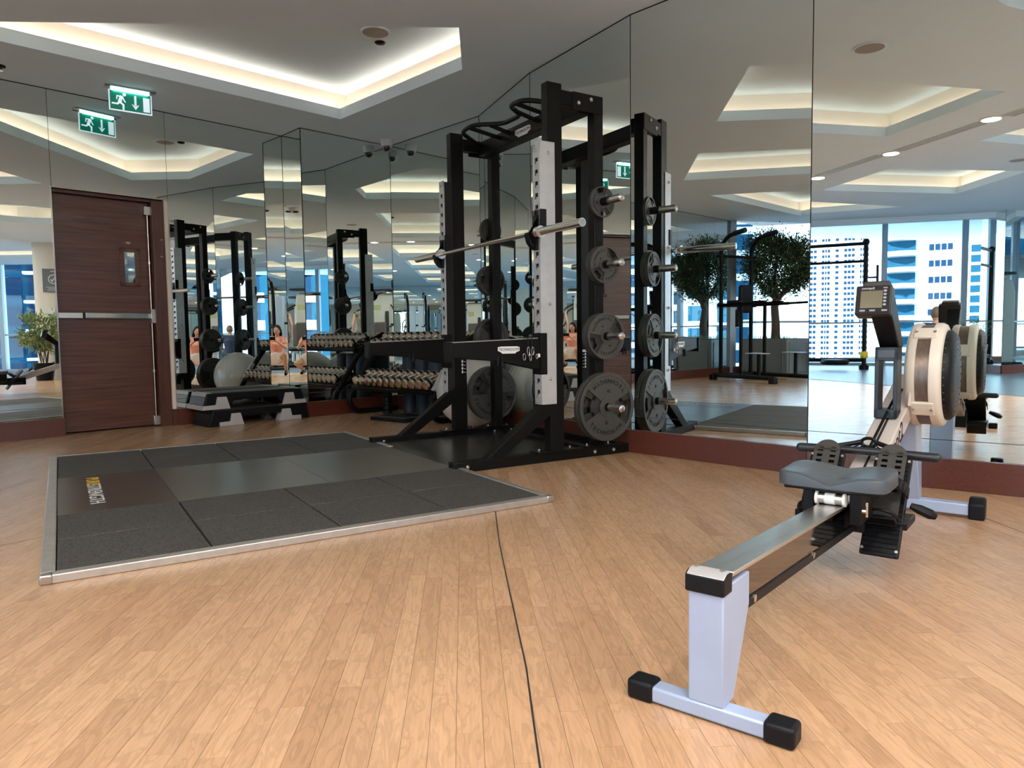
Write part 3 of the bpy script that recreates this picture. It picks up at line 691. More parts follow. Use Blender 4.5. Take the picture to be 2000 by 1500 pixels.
    b = MB(); b.cyl((2.28, ay - 0.038, 0.625), (2.28, ay - 0.038, 0.68), 0.007, 8); b.cyl((2.31, ay - 0.038, 0.62), (2.31, ay - 0.038, 0.68), 0.007, 8); obj('arm_pin', b, 'blackpl', arm)
    # j cup holding the bar
    b = MB(); b.side([(2.575, 1.36), (2.575, 1.39), (2.555, 1.395), (2.53, 1.44), (2.518, 1.43), (2.535, 1.375), (2.57, 1.34), (2.60, 1.335), (2.60, 1.55), (2.588, 1.55)], yc - 0.022, yc + 0.022); b.side([(2.555, 1.38), (2.60, 1.36), (2.60, 1.415), (2.575, 1.400)], yc - 0.020, yc + 0.020)
    b.box(2.598, 2.64, yc - 0.05, yc + 0.05, 1.47, 1.585)
    obj('bar_hook', b, 'blackpl', rack, bevel=0.002)
    # horns
    for z in (1.662, 1.258, 0.795, 0.332):
        yo2 = yc + sg * 0.035
        b = MB(); b.cyl((3.067, yo2, z), (3.067, yo2 + sg * 0.105, z), 0.026, 16); h_ = obj('plate_horn', b, 'blackpl', rack)
        b = MB(); b.cyl((3.067, yo2 + sg * 0.09, z), (3.067, yo2 + sg * 0.222, z), 0.0245, 18); b.sphere((3.067, yo2 + sg * 0.222, z), 0.0245, 18, 10, (1, 0.45, 1)); obj('horn_tip', b, 'chrome', h_)
b = MB(); b.box(2.93, 3.03, YR, YL, 2.225, 2.33); beam = obj('cross_beam', b, 'black', rack, bevel=0.004)
b = MB(); b.box(3.29, 3.36, YR, YL, 0.0, 0.06); b.box(3.035, 3.10, YR + 0.03, YL - 0.03, 0.0, 0.05); obj('rear_cross_member', b, 'black', rack, bevel=0.004)
b = MB(); 
hp = [(2.90, YL - 0.07, 2.29), (2.66, YL - 0.22, 2.325), (2.66, YL - 0.40, 2.335), (2.84, YL - 0.53, 2.335), (2.84, YR + 0.53, 2.335), (2.66, YR + 0.40, 2.335), (2.66, YR + 0.22, 2.325), (2.90, YR + 0.07, 2.29)]
b.tube(fillet(hp, 0.07), 0.0165, 10)
for y in (YL - 0.33, YR + 0.33, YL - 0.47, YR + 0.47): b.tube([(2.66 + (0.09 if abs(y - 1.555) < .2 else 0), y, 2.333), (2.95, y, 2.29)], 0.0155, 8)
obj('pull_up_handle', b, 'blackpl', beam)
# brand plates
def badge(parent, T, w, txt='TECHNOGYM'):
    b = MB(); h = w * 0.2
    b.prism([(-w * .5, -h * .2), (-w * .36, -h * .5), (-w * .30, -h * .78), (w * .30, -h * .78), (w * .36, -h * .5), (w * .5, -h * .3), (w * .5, h * .45), (w * .36, h * .62), (-w * .36, h * .62), (-w * .5, h * .5)], 0, 0.0015, T)
    p = obj('badge', b, 'text', parent, smooth=False)
    vs, fs = text_mb(txt, w * 0.150, 0.0004, T @ Matrix.Translation((0, 0, 0.002))); b = MB(); b.add(vs, fs); obj('badge_lettering', b, 'textdark', p, smooth=False)
badge(beam, frame_T((2.929, 1.555, 2.268), (0, -1, 0), (0, 0, 1)), 0.20)
ra = [c for c in rack.children if c.name.startswith('spotter_arm')][0]
badge(ra, frame_T((2.36, YR - 0.0365, 0.722), (1, 0, 0), (0, 0, 1)), 0.155)
lup = [c for c in rack.children if c.name.startswith('front_upright')][1]
b = MB(); b.box(2.722, 2.768, YL - 0.0362, YL - 0.0352, 0.50, 0.66); lb = obj('instruction_label', b, 'textdark', lup, smooth=False)
b = MB()
for k in range(5): b.box(2.728, 2.740, YL - 0.0368, YL - 0.036, 0.515 + k * .028, 0.535 + k * .028); b.box(2.746, 2.764, YL - 0.0368, YL - 0.036, 0.52 + k * .028, 0.523 + k * .028)
obj('label_print', b, 'text', lb, smooth=False)
b = MB(); b.box(2.715, 2.765, YL - 0.0365, YL - 0.0352, 0.655, 0.675); obj('white_label', b, 'text', lup, smooth=False)
# carabiners hung on the right spotter arm
RM = Matrix.Translation((MAT_O[0], MAT_O[1], 0)) @ Matrix.Rotation(MAT_A, 4, 'Z')
t = thing('snap_hook_chain', 'small steel snap hooks and chain clipped over the nearer spotter arm', 'chain', tuple(RM @ Vector((2.49, YR - 0.052, 0.72))), MAT_A)
b = MB(); b.tube([(0, 0.012, 0.075), (0, 0, 0.07), (0, -0.002, 0.0)], 0.003, 6); b.tube([(0.03, 0.012, 0.075), (0.03, 0, 0.07), (0.03, -0.002, 0.0)], 0.003, 6); b.box(-0.006, 0.036, -0.002, 0.10, 0.072, 0.076); obj('strap', b, 'blackpl', t)
for k, (px, pz, r, e) in enumerate(((0.0, -0.012, .014, 2), (0.03, -0.01, .014, 1.8), (-0.03, -0.045, .016, 1.3), (0.06, -0.045, .012, 1.2), (0.015, -0.05, .012, 1.6))):
    b = MB(); b.tube([(px + r * cos(a) * 0.6, -0.004 - 0.004 * (k % 2), pz + r * e * sin(a)) for a in [2 * pi * i / 12 for i in range(12)]], 0.0028, 6, closed=True); obj('ring', b, 'chrome', t)
b = MB(); b.box(0.07, 0.085, -0.008, -0.004, -0.05, -0.028); obj('paper_tag', b, 'text', t, smooth=False)

# barbell ---------------------------------------------------------------
bar = thing('barbell', 'bare chrome barbell resting across the two hooks of the rack', 'barbell', tuple(RM @ Vector((2.556, 1.485, 1.435))), MAT_A)
bar.rotation_euler = (0, 0, MAT_A)
b = MB(); b.cyl((0, -0.66, 0), (0, 0.66, 0), 0.0142, 16); obj('shaft', b, 'chrome', bar)
for sg in (-1, 1):
    b = MB(); b.cyl((0, sg * 0.655, 0), (0, sg * 0.690, 0), 0.037, 20); b.cyl((0, sg * 0.69, 0), (0, sg * 1.10, 0), 0.0250, 20); sl_ = obj('sleeve', b, 'chrome', bar)
    b = MB(); b.cyl((0, sg * 1.1, 0), (0, sg * 1.1015, 0), 0.0185, 16); obj('sleeve_cap', b, 'steel', sl_)

# weight plates ------------------------------------------------------------
def plate_mesh(R, th):
    """axis = local z, text on both faces"""
    k = R / 0.225; h = th / 2
    rim = MB(); rim.sector(R * 0.90, R, 0, 2 * pi, -h, h, 48)
    lobes = MB()
    hub = 0.065 * max(0.75, k) if R > .14 else R * 0.42
    lobes.sector(0.0265, hub, 0, 2 * pi, -h * 0.98, h * 0.98, 24)
    for c in (pi / 2, -pi / 2): lobes.sector(hub * 0.75, R * 0.905, c - radians(58), c + radians(58), -h * 0.80, h * 0.80, 20)
    rec = MB()
    for c in (0, pi):
        rec.sector(hub * 0.9, R * 0.60, c - radians(33), c + radians(33), -h * 0.35, h * 0.35, 10)
        rec.sector(R * 0.5, R * 0.905, c + radians(18), c + radians(33), -h * 0.35, h * 0.35, 6)
        rec.sector(R * 0.5, R * 0.905, c - radians(33), c - radians(18), -h * 0.35, h * 0.35, 6)
    tx = MB()
    word = 'TECHNOGYM'; rr = R * 0.76; sz = R * 0.17
    for face in (1, -1):
        for c in (-pi / 2, pi / 2):
            for i, chh in enumerate(word):
                off_ = (i - 4) * radians(11.2)
                a = c + off_ * face
                T = Matrix.Rotation(a + pi / 2, 4, 'Z') @ Matrix.Translation((0, -rr, h * 0.80 * face)) 
                if face < 0: T = T @ Matrix.Rotation(pi, 4, 'Y')
                vs, fs = text_mb(chh, sz, 0.0012, T); tx.add(vs, fs)
            T = Matrix.Rotation(c + pi / 2, 4, 'Z') @ Matrix.Translation((0, -R * 0.47, h * 0.80 * face))
            if face < 0: T = T @ Matrix.Rotation(pi, 4, 'Y')
            vs, fs = text_mb({0.225: '20', 0.152: '10', 0.122: '5', 0.10: '2.5'}.get(R, '5'), R * 0.13, 0.0012, T); tx.add(vs, fs)
    return rim, lobes, rec, tx
PK = {}
def make_plate(R, th, y, z, sg, roll, label, group=None):
    key = R
    if key not in PK:
        r = thing('weight_plate', label, 'weight plate', (0, 0, 0), 0)
        rim, lobes, rec, tx = plate_mesh(R, th)
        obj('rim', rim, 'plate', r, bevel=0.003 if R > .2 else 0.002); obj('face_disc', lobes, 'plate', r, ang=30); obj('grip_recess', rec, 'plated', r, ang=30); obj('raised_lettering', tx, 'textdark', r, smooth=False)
        PK[key] = r; o = r
    else: o = dup(PK[key])
    L = Matrix.Translation((3.067, y, z)) @ Matrix.Rotation(radians(90) * (1 if sg < 0 else -1), 4, 'X') @ Matrix.Rotation(roll, 4, 'Z')
    o.matrix_world = RM @ L
    o['label'] = label
    if group: o['group'] = group
    elif 'group' in o: del o['group']
    return o
sides = {-1: 'near side', 1: 'far side'}
for yc, sg in ((YR, -1), (YL, 1)):
    s = sides[sg]
    def at_(d): return yc + sg * (0.035 + d)
    make_plate(0.225, 0.034, at_(0.066), 0.332, sg, radians(-6), 'large black weight plate, outermost on the lowest peg, %s of the rack' % s)
    make_plate(0.225, 0.034, at_(0.026), 0.332, sg, radians(30), 'large black weight plate, innermost on the lowest peg, %s of the rack' % s)
    make_plate(0.152, 0.030, at_(0.058), 0.795, sg, radians(24), 'medium black weight plate, outermost on second peg from floor, %s' % s)
    make_plate(0.152, 0.030, at_(0.022), 0.795, sg, radians(70), 'medium black weight plate, innermost on second peg from floor, %s' % s)
    make_plate(0.122, 0.026, at_(0.054), 1.258, sg, radians(48), 'small black weight plate, outermost on third peg from floor, %s' % s)
    make_plate(0.122, 0.026, at_(0.022), 1.258, sg, radians(10), 'small black weight plate, innermost on third peg from floor, %s' % s)
    make_plate(0.100, 0.022, at_(0.030), 1.662, sg, radians(100), 'smallest black weight plate alone on the top peg, %s of the rack' % s)
# ================================================================ ROWING MACHINE
def build_rower(name, label, loc, rz):
    R = thing(name, label, 'rowing machine', loc, rz)
    # local x forward (towards the flywheel), y to the left, z up ; off = right = -y
    b = MB(); b.box(-0.032, 0.010, -0.13, 0.13, 0.004, 0.038); rc = obj('rear_foot_bar', b, 'rowpaint', R, bevel=0.005)
    for s in (-1, 1):
        b = MB(); b.box(-0.038, 0.016, s * 0.151 - 0.031, s * 0.151 + 0.031, 0.0, 0.045); obj('rubber_foot', b, 'blackpl', rc, bevel=0.009, seg=3)
    b = MB(); b.side([(-0.030, 0.037), (0.030, 0.037), (0.118, 0.215), (0.118, 0.288), (-0.030, 0.288)], -0.037, 0.039); obj('rear_leg', b, 'rowpaint', R, bevel=0.003)
    b = MB(); b.side([(-0.036, 0.272), (0.012, 0.272), (0.012, 0.315), (-0.020, 0.317), (-0.036, 0.309)], -0.040, 0.045); cap = obj('rail_end_cap', b, 'blackpl', R, bevel=0.004)
    b = MB(); b.side([(-0.0362, 0.3085), (-0.020, 0.3172), (0.002, 0.3165), (0.002, 0.3185), (-0.021, 0.3192), (-0.0375, 0.3100)], -0.040, 0.040); ec = obj('cap_plate', b, 'silver', cap, bevel=0.001)
    b = MB()
    for y in (-0.028, 0.028): b.cyl((-0.012, y, 0.317), (-0.012, y, 0.322), 0.006, 10)
    obj('screw', b, 'chrome', ec)
    sl = -0.046
    zt = lambda x: 0.313 + sl * x
    L = 1.27
    b = MB(); b.side([(0.02, zt(.02) - 0.010), (L, zt(L) - 0.010), (L, zt(L)), (0.02, zt(.02))], -0.038, 0.038); obj('rail_top', b, 'stainless', R, bevel=0.002)
    b = MB(); b.side([(0.02, zt(.02) - 0.085), (L, zt(L) - 0.085), (L, zt(L) - 0.010), (0.02, zt(.02) - 0.010)], -0.029, 0.029); rb = obj('rail_body', b, 'rail_side', R, bevel=0.004)
    b = MB(); b.side([(0.02, zt(.02) - 0.108), (L, zt(L) - 0.108), (L, zt(L) - 0.083), (0.02, zt(.02) - 0.083)], -0.032, 0.032); lw = obj('lower_rail', b, 'blackpl', R, bevel=0.003)
    b = MB(); b.cyl((0.16, -0.036, zt(.1) - 0.095), (0.16, 0.036, zt(.1) - 0.095), 0.009, 10); b.cyl((0.62, -0.036, zt(.62) - 0.09), (0.62, 0.036, zt(.62) - 0.08), 0.009, 10); obj('bolt', b, 'chrome', lw)
    # seat with scooped top
    b = MB(); nx, ny = 16, 24; Wd, Dp = 0.160, 0.112; xs0 = 1.005; vs = []; fs = []
    def outl(a):
        c, s = cos(a), sin(a); return (Dp * (abs(c) ** 0.30) * (1 if c > 0 else -1), Wd * (abs(s) ** 0.30) * (1 if s > 0 else -1))
    rings = []
    for q in (0.0, 0.25, 0.5, 0.7, 0.86, 0.94, 0.985, 1.0):
        ring_ = []
        for k in range(48):
            x, y = outl(2 * pi * k / 48); x *= q; y *= q
            u_ = y / Wd; w_ = x / Dp
            z = 0.368 - (0.010 if q > 0.99 else 0.003 if q > 0.96 else 0)
            z -= 0.024 * math.exp(-(u_ / 0.36) ** 2) * (1 - 0.35 * w_)
            z += 0.006 * max(0, w_)
            ring_.append((xs0 + x, y, z))
        rings.append(ring_)
    rings.append([(xs0 + (x - xs0) * 1.005, y * 1.005, 0.334) for x, y, z in rings[-1]]); rings.append([(xs0 + (x - xs0) * 1.0, y * 1.0, 0.326) for x, y, z in rings[-1]]); rings.append([(xs0 + (x - xs0) * 0.90, y * 0.95, 0.321) for x, y, z in rings[-1]])
    vs = [p for r_ in rings for p in r_]
    for i in range(len(rings) - 1):
        for k in range(48): fs.append((i * 48 + k, i * 48 + (k + 1) % 48, (i + 1) * 48 + (k + 1) % 48, (i + 1) * 48 + k))
    fs = [tuple(reversed(f)) for f in fs]; fs.append(tuple((len(rings) - 1) * 48 + k for k in range(48)))
    b.add(vs, fs); seat = obj('seat', b, 'seat', R, ang=42)
    b = MB(); b.box(0.93, 1.09, -0.05, 0.05, 0.305, 0.325); b.box(0.93, 1.10, -0.085, -0.052, 0.215, 0.325); b.box(0.93, 1.10, 0.052, 0.085, 0.215, 0.325); b.box(0.915, 0.95, -0.14, 0.14, 0.312, 0.325); obj('seat_carriage', b, 'blackpl', seat, bevel=0.003)
    for x in (0.925, 1.08):
        b = MB(); b.cyl((x, -0.042, 0.291), (x, 0.042, 0.291), 0.017, 20); ro = obj('roller', b, 'steel', seat)
        b = MB()
        for y in (-0.044, 0.036): b.cyl((x, y, 0.291), (x, y + 0.008, 0.291), 0.021, 20)
        b.cyl((x, -0.014, 0.291), (x, 0.016, 0.291), 0.0178, 20)
        obj('roller_ring', b, 'text', ro)
    b = MB(); b.cyl((0.935, -0.088, 0.262), (0.935, -0.100, 0.262), 0.007, 8); b.cyl((0.935, -0.10, 0.245), (0.935, -0.10, 0.29), 0.004, 8); obj('carriage_bolt', b, 'chrome', seat)
    # foot rests
    for s, nm in ((-1, 'right'), (1, 'left')):
        T = frame_T((1.09, s * 0.105, 0.085), (0.60, 0, 0.80), (0, -1, 0))   # x up the plate, y left, z = normal facing the rower? 
        b = MB(); b.box(0.0, 0.36, -0.058, 0.058, -0.008, 0.006, T); fr_ = obj('footboard', b, 'blackpl', R, bevel=0.006)
        b = MB()
        for k in range(20): b.box(0.012 + k * 0.0165, 0.019 + k * 0.0165, -0.050, 0.050, -0.0115, -0.0075, T)
        obj('tread_ribs', b, 'blackpl', fr_, smooth=False, kind='stuff')
        b = MB()
        for (x, y) in ((0.02, -0.05), (0.02, 0.05), (0.345, -0.05), (0.345, 0.05)): b.cyl(T @ Vector((x, y, -0.013)), T @ Vector((x, y, -0.006)), 0.005, 8)
        obj('rivet', b, 'steel', fr_)
        # adjustable heel plate with holes
        T2 = frame_T((1.145, s * 0.105, 0.165), (0.62, 0, 0.784), (0, -1, 0))
        m = MB(); Hh = 0.265; ww = 0.043
        # plate built as strips leaving round-ish slots
        m.box(0.0, Hh, -0.012, 0.012, -0.030, -0.024, T2); m.box(0.0, Hh, -ww, -0.031, -0.030, -0.024, T2); m.box(0.0, Hh, 0.031, ww, -0.030, -0.024, T2)
        for y0_, y1_ in ((-0.031, -0.012), (0.012, 0.031)):
            m.box(0.0, 0.12, y0_, y1_, -0.030, -0.024, T2)
            for k in range(7): m.box(0.131 + k * 0.022, 0.142 + k * 0.022, y0_, y1_, -0.030, -0.024, T2)
        m.sector(0.0, ww, -pi / 2, pi / 2, -0.030, -0.024, 10, T2 @ Matrix.Translation((Hh - 0.006, 0, 0)))
        heel = obj('heel_plate', m, mat('dark_grey_plastic', (0.030, 0.028, 0.026), 0.5), fr_, smooth=False)
        b = MB(); pts = []
        for k in range(11):
            a = pi * k / 10; pts.append(T2 @ Vector((0.02, -0.05 * cos(a), -0.030 - 0.065 * sin(a))))
        b.tube(pts, 0.006, 6); b.box(0.0, 0.012, -0.045, 0.045, -0.075, -0.03, T2)
        pts = [T2 @ Vector((0.0, -0.055 * cos(pi * k / 10), -0.028 - 0.06 * sin(pi * k / 10))) for k in range(11)]
        obj('heel_cup', b, 'blackpl', heel, bevel=0.004)
        # strap
        b = MB(); pts = [T2 @ Vector((0.10, -0.066 * cos(pi * k / 12), -0.03 - 0.085 * sin(pi * k / 12))) for k in range(13)]
        for p, q in zip(pts, pts[1:]):
            dv = (T2 @ Vector((0.04, 0, 0)) - T2 @ Vector((0, 0, 0)))
            b.add([p, q, q + dv, p + dv], [(0, 1, 2, 3)])
        st = obj('strap', b, 'blackpl', fr_); md = st.modifiers.new('solid', 'SOLIDIFY'); md.thickness = 0.004
        if s < 0:
            b = MB(); b.tube([(1.17, -0.180, 0.245), (1.175, -0.205, 0.235), (1.18, -0.235, 0.222), (1.185, -0.25, 0.215)], 0.016, 8, rs=[0.010, 0.016, 0.017, 0.010]); obj('strap_end', b, 'blackpl', fr_)
    b = MB(); b.box(1.15, 1.30, -0.175, 0.175, 0.165, 0.190); b.box(1.10, 1.34, -0.060, 0.060, 0.15, 0.26); obj('foot_bracket', b, 'blackpl', R, bevel=0.004)
    # main frame beam
    f0, f1 = 1.20, 2.22; zf = lambda x: 0.262 + 0.345 * (x - 1.20)
    b = MB(); b.side([(f0, zf(f0) - 0.085), (f0, zf(f0)), (f1, zf(f1)), (f1 + 0.02, zf(f1) - 0.075), (f1, zf(f1) - 0.09)], -0.050, 0.050); fb = obj('frame_beam', b, 'rowframe', R, bevel=0.006)
    b = MB(); a_ = atan2(0.345, 1)
    T = frame_T((1.60, -0.0505, zf(1.60) - 0.045), (cos(a_), 0, sin(a_)), (-sin(a_), 0, cos(a_)))
    vs, fs = text_mb('concept2', 0.105, 0.0006, T); b.add(vs, fs); obj('beam_lettering', b, 'textdark', fb, smooth=False)
    b = MB(); b.box(1.30, 2.05, -0.004, 0.004, 0.001, 0.004, Matrix.Translation((0, 0, 0)));
    b.v = [(x, y, zf(x) + (z - 0.0015)) for x, y, z in b.v]; obj('chain_slot', b, 'gap', fb, smooth=False)
    b = MB(); b.tube([(1.425, 0, 0.375), (1.80, 0, zf(1.8) + 0.035), (2.0, 0, zf(2.0) + 0.03)], 0.0055, 6); obj('chain', b, 'textdark', R)
    # handle
    hx = 1.375; hz = 0.378
    b = MB(); b.tube([(hx, -0.05, hz), (hx, -0.222, hz - 0.004)], 0.016, 14, rs=[0.015, 0.017]); b.sphere((hx, -0.222, hz - 0.004), 0.017, 12, 8)
    b.tube([(hx, 0.05, hz), (hx, 0.222, hz - 0.004)], 0.016, 14, rs=[0.015, 0.017]); b.sphere((hx, 0.222, hz - 0.004), 0.017, 12, 8); b.tube([(hx, -0.06, hz), (hx, 0.06, hz)], 0.014, 10)
    hd = obj('handle', b, mat('dark_handle_rubber', (0.012, 0.015, 0.022), 0.38), R)
    b = MB(); b.prism([(hx + 0.0, -0.125), (hx + 0.0, 0.125), (hx + 0.055, 0.035), (hx + 0.055, -0.035)], hz - 0.010, hz + 0.008)
    for k in (-0.05, -0.025, 0.025, 0.05): b.cyl((hx + 0.004, k, hz + 0.008), (hx + 0.05, k * 0.5, hz + 0.016), 0.0025, 6)
    for s in (-1, 1): b.tube([(hx + 0.008, s * 0.125, hz + 0.004), (hx + 0.045, s * 0.06, hz + 0.016), (hx + 0.06, s * 0.02, hz + 0.026)], 0.009, 8)
    obj('handle_yoke', b, 'blackpl', hd, bevel=0.003)
    b = MB(); b.tube([(hx + 0.055, 0.024 * cos(a), hz + 0.024 + 0.016 * sin(a)) for a in [2 * pi * i / 14 for i in range(14)]], 0.006, 8, closed=True); obj('chain_swivel', b, 'blackpl', hd)
    # monitor arm
    T = Matrix.Translation((1.79, 0.008, 0))
    b = MB(); z0, z1 = zf(1.8) - 0.01, 0.742; w = 0.041
    b.box(-0.045, 0.045, -w, -w + 0.015, z0, z1, T); b.box(-0.045, 0.045, w - 0.015, w, z0, z1, T); b.box(-0.045, 0.045, -w, w, z0, z0 + 0.035, T); b.box(-0.045, 0.045, -w, w, z1 - 0.055, z1, T)
    ma = obj('monitor_post', b, mat('blue_black_post', (0.014, 0.022, 0.032), 0.4), R, bevel=0.003)
    b = MB(); b.box(-0.047, -0.045, -0.030, 0.030, z1 - 0.040, z1 - 0.012, T); obj('post_label', b, 'seat', ma, smooth=False)
    b = MB(); b.side([(1.755, 0.742), (1.850, 0.742), (1.66, 0.935), (1.60, 0.915), (1.57, 0.88)], -0.036, 0.036); arm = obj('monitor_arm', b, 'blackpl', R, bevel=0.005)
    T = frame_T((1.58, 0.026, 0.928), (0, -1, 0), (0.24, 0, 0.97)) @ Matrix.Scale(0.86, 4)   # face looks back at the rower (-x)
    b = MB(); b.box(-0.072, 0.072, -0.072, 0.062, -0.075, 0.0, T); b.box(-0.05, 0.06, 0.05, 0.085, -0.085, -0.012, T); mon = obj('monitor', b, mat('brown_black_case', (0.020, 0.015, 0.015), 0.45), R, bevel=0.006)
    b = MB(); b.box(-0.066, 0.066, -0.066, 0.058, 0.0, 0.0015, T); obj('monitor_face', b, 'blackpl', mon, smooth=False)
    b = MB(); b.box(-0.050, 0.038, -0.042, 0.036, 0.0015, 0.0025, T); obj('screen', b, 'glassdark', mon, smooth=False)
    b = MB()
    for k in range(5): b.prism([(0.047 + 0.007 * cos(a), -0.028 + k * 0.0155 + 0.005 * sin(a)) for a in [2 * pi * i / 8 for i in range(8)]], 0.0015, 0.004, T)
    for x in (-0.040, 0.0, 0.048): b.box(x - 0.011, x + 0.011, -0.057, -0.050, 0.0015, 0.003, T)
    obj('button', b, mat('grey_button', (0.30, 0.32, 0.36), 0.5), mon, smooth=False)
    b = MB(); vs, fs = text_mb('concept2', 0.014, 0.0003, T @ Matrix.Translation((-0.022, 0.047, 0.002))); b.add(vs, fs); vs, fs = text_mb('PM3', 0.009, 0.0003, T @ Matrix.Translation((0.047, 0.047, 0.002))); b.add(vs, fs); obj('monitor_print', b, 'text', mon, smooth=False)
    # flywheel cage: axis along y, centre
    cxw, czw, RR = 2.08, 0.618, 0.218
    yA, yB = -0.030, -0.185      # left and right faces of the drum
    TF = Matrix.Translation((cxw, -0.008, czw)) @ Matrix.Rotation(pi / 2, 4, 'X') @ Matrix.Diagonal((1, 1, 0.80, 1))   # local z -> -y
    b = MB(); prof = [(RR * 0.30, 0.03), (RR * 0.90, 0.03), (RR * 0.975, 0.038), (RR, 0.052), (RR, 0.078), (RR * 0.975, 0.080), (RR * 0.96, 0.080)]
    b.lathe(prof, 48, TF); obj('cage_left_shell', b, 'cream', R, ang=50)
    b = MB(); prof = [(RR * 0.96, 0.140), (RR * 0.975, 0.140), (RR, 0.142), (RR, 0.170), (RR * 0.97, 0.186), (RR * 0.88, 0.196), (RR * 0.82, 0.190), (RR * 0.82, 0.15)]
    b.lathe(prof, 48, TF); obj('cage_right_shell', b, 'cream', R, ang=50)
    b = MB(); b.sector(RR * 0.945, RR * 0.965, 0, 2 * pi, 0.072, 0.148, 48, TF); obj('perforated_band', b, 'mesh', R)
    b = MB()
    for k, a in enumerate((radians(125), radians(217), radians(20), radians(300))):
        hw = radians(9); b.sector(RR * 0.95, RR * 1.022, a - hw, a + hw, 0.058, 0.165, 6, TF)
    cb = obj('cage_bridge', b, 'cream', R, bevel=0.005, seg=3)
    b = MB()
    for a in (radians(125), radians(217), radians(20), radians(300)):
        for z in (0.070, 0.153):
            p = TF @ Vector((RR * 1.012 * cos(a), RR * 1.012 * sin(a), z)); q = TF @ Vector((RR * 1.030 * cos(a), RR * 1.030 * sin(a), z)); b.cyl(p, q, 0.0065, 10)
    obj('cage_screw', b, 'steel', cb)
    b = MB(); b.sector(0.03, RR * 0.84, 0, 2 * pi, 0.176, 0.188, 40, TF); obj('flywheel_cover', b, 'blackpl', R)
    b = MB(); prof = [(RR * 0.86, 0.176), (RR * 0.86, 0.212), (RR * 0.78, 0.232), (RR * 0.30, 0.236), (0.01, 0.236)]
    b.lathe(prof, 40, TF); vc = obj('vent_cover', b, 'blackpl', R, ang=50)
    b = MB()
    for rr_, zz_ in ((0.866, 0.204), (0.866, 0.192), (0.70, 0.2335), (0.60, 0.2345), (0.50, 0.2355)):
        nn = int(rr_ * 44)
        for k in range(nn):
            a = 2 * pi * k / nn
            if rr_ > 0.8: p = Vector((RR * rr_ * cos(a), RR * rr_ * sin(a), zz_)); q = p * 1.0; q = Vector((RR * (rr_ + 0.002) * cos(a), RR * (rr_ + 0.002) * sin(a), zz_))
            else: p = Vector((RR * rr_ * cos(a), RR * rr_ * sin(a), zz_)); q = p + Vector((0, 0, 0.0012))
            b.cyl(TF @ p, TF @ q, 0.0036, 6)
    obj('vent_holes', b, mat('hole_glint', (0.07, 0.066, 0.062), 0.6, spec=0.1), vc, smooth=False, kind='stuff')
    # mounting plate between beam and cage
    b = MB(); b.side([(1.86, 0.50), (1.90, 0.70), (2.00, 0.765), (2.20, 0.70), (2.24, 0.55), (2.10, 0.47)], -0.062, -0.050); mp_ = obj('mount_plate', b, 'rowframe', R, bevel=0.004)
    b = MB()
    for (x, z) in ((1.90, 0.67), (1.885, 0.56), (1.93, 0.735)): b.cyl((x, -0.062, z), (x, -0.068, z), 0.009, 10)
    obj('bolt', b, 'chrome', mp_)
    # front legs
    b = MB(); b.side([(2.00, 0.49), (2.16, 0.53), (2.225, 0.06), (2.165, 0.06)], -0.058, 0.058); obj('front_leg', b, 'rowpaint', R, bevel=0.004)
    b = MB(); b.box(2.165, 2.225, -0.245, 0.245, 0.014, 0.062); fc = obj('front_foot_bar', b, 'rowpaint', R, bevel=0.005)
    for s in (-1, 1):
        b = MB(); b.side([(2.155, 0.0), (2.235, 0.0), (2.235, 0.075), (2.225, 0.092), (2.185, 0.092), (2.155, 0.066)], s * 0.272 - 0.030, s * 0.272 + 0.030); obj('front_castor', b, 'blackpl', fc, bevel=0.008, seg=3)
    return R
M['rail_side'] = mat('dark_mirror_rail', (0.24, 0.21, 0.19), 0.06, 1.0)
rower = build_rower('rowing_machine', 'rowing machine with cream flywheel cage and blue-grey seat, standing before the right mirror', (ROW_O[0], ROW_O[1], 0), ROW_A)
# ================================================================ CEILING ITEMS
def downlight(x, y, z, label, watts=DOWN_W, r=0.085, group='downlights in the ceiling'):
    t = thing('downlight', label, 'downlight', (x, y, z), 0, group)
    b = MB(); b.lathe([(r * 1.28, 0.0), (r * 1.28, -0.006), (r * 1.05, -0.010), (r, -0.004), (r, 0.0)], 28); obj('trim_ring', b, 'white', t)
    b = MB(); b.lathe([(r * 0.99, -0.002), (r * 0.99, -0.005), (0.001, -0.005)], 24); obj('lens', b, 'downlamp', t)
    la = bpy.data.lights.new('downlight_lamp', 'AREA'); la.shape = 'DISK'; la.size = r * 1.9; la.energy = watts; la.color = (1.0, 0.93, 0.85)
    lo = bpy.data.objects.new('downlight_lamp', la); COL.objects.link(lo); lo.parent = t; lo.location = (0, 0, -0.012)
    return t
for k, (x, y) in enumerate([(-3.44, -0.05), (-2.09, 0.0), (-0.71, 0.08), (0.66, 0.1), (2.05, 0.1), (3.5, 0.1)]):
    downlight(x, y, HC, 'round white downlight in the slotted vent line, %s from the windows' % ['first', 'second', 'third', 'fourth', 'fifth', 'sixth'][k])
gd = 'plain downlights deeper in the gym'
for x, y in [(3.3, -2.3), (3.3, -6.0), (0.55, -3.4), (0.55, -7.0), (-2.0, -3.3), (-2.0, -7.0), (6.3, -2.2), (6.3, -6.0)]:
    downlight(x, y, HC, 'plain round downlight deeper in the gym ceiling', DOWN_W * 2.6, group=gd)
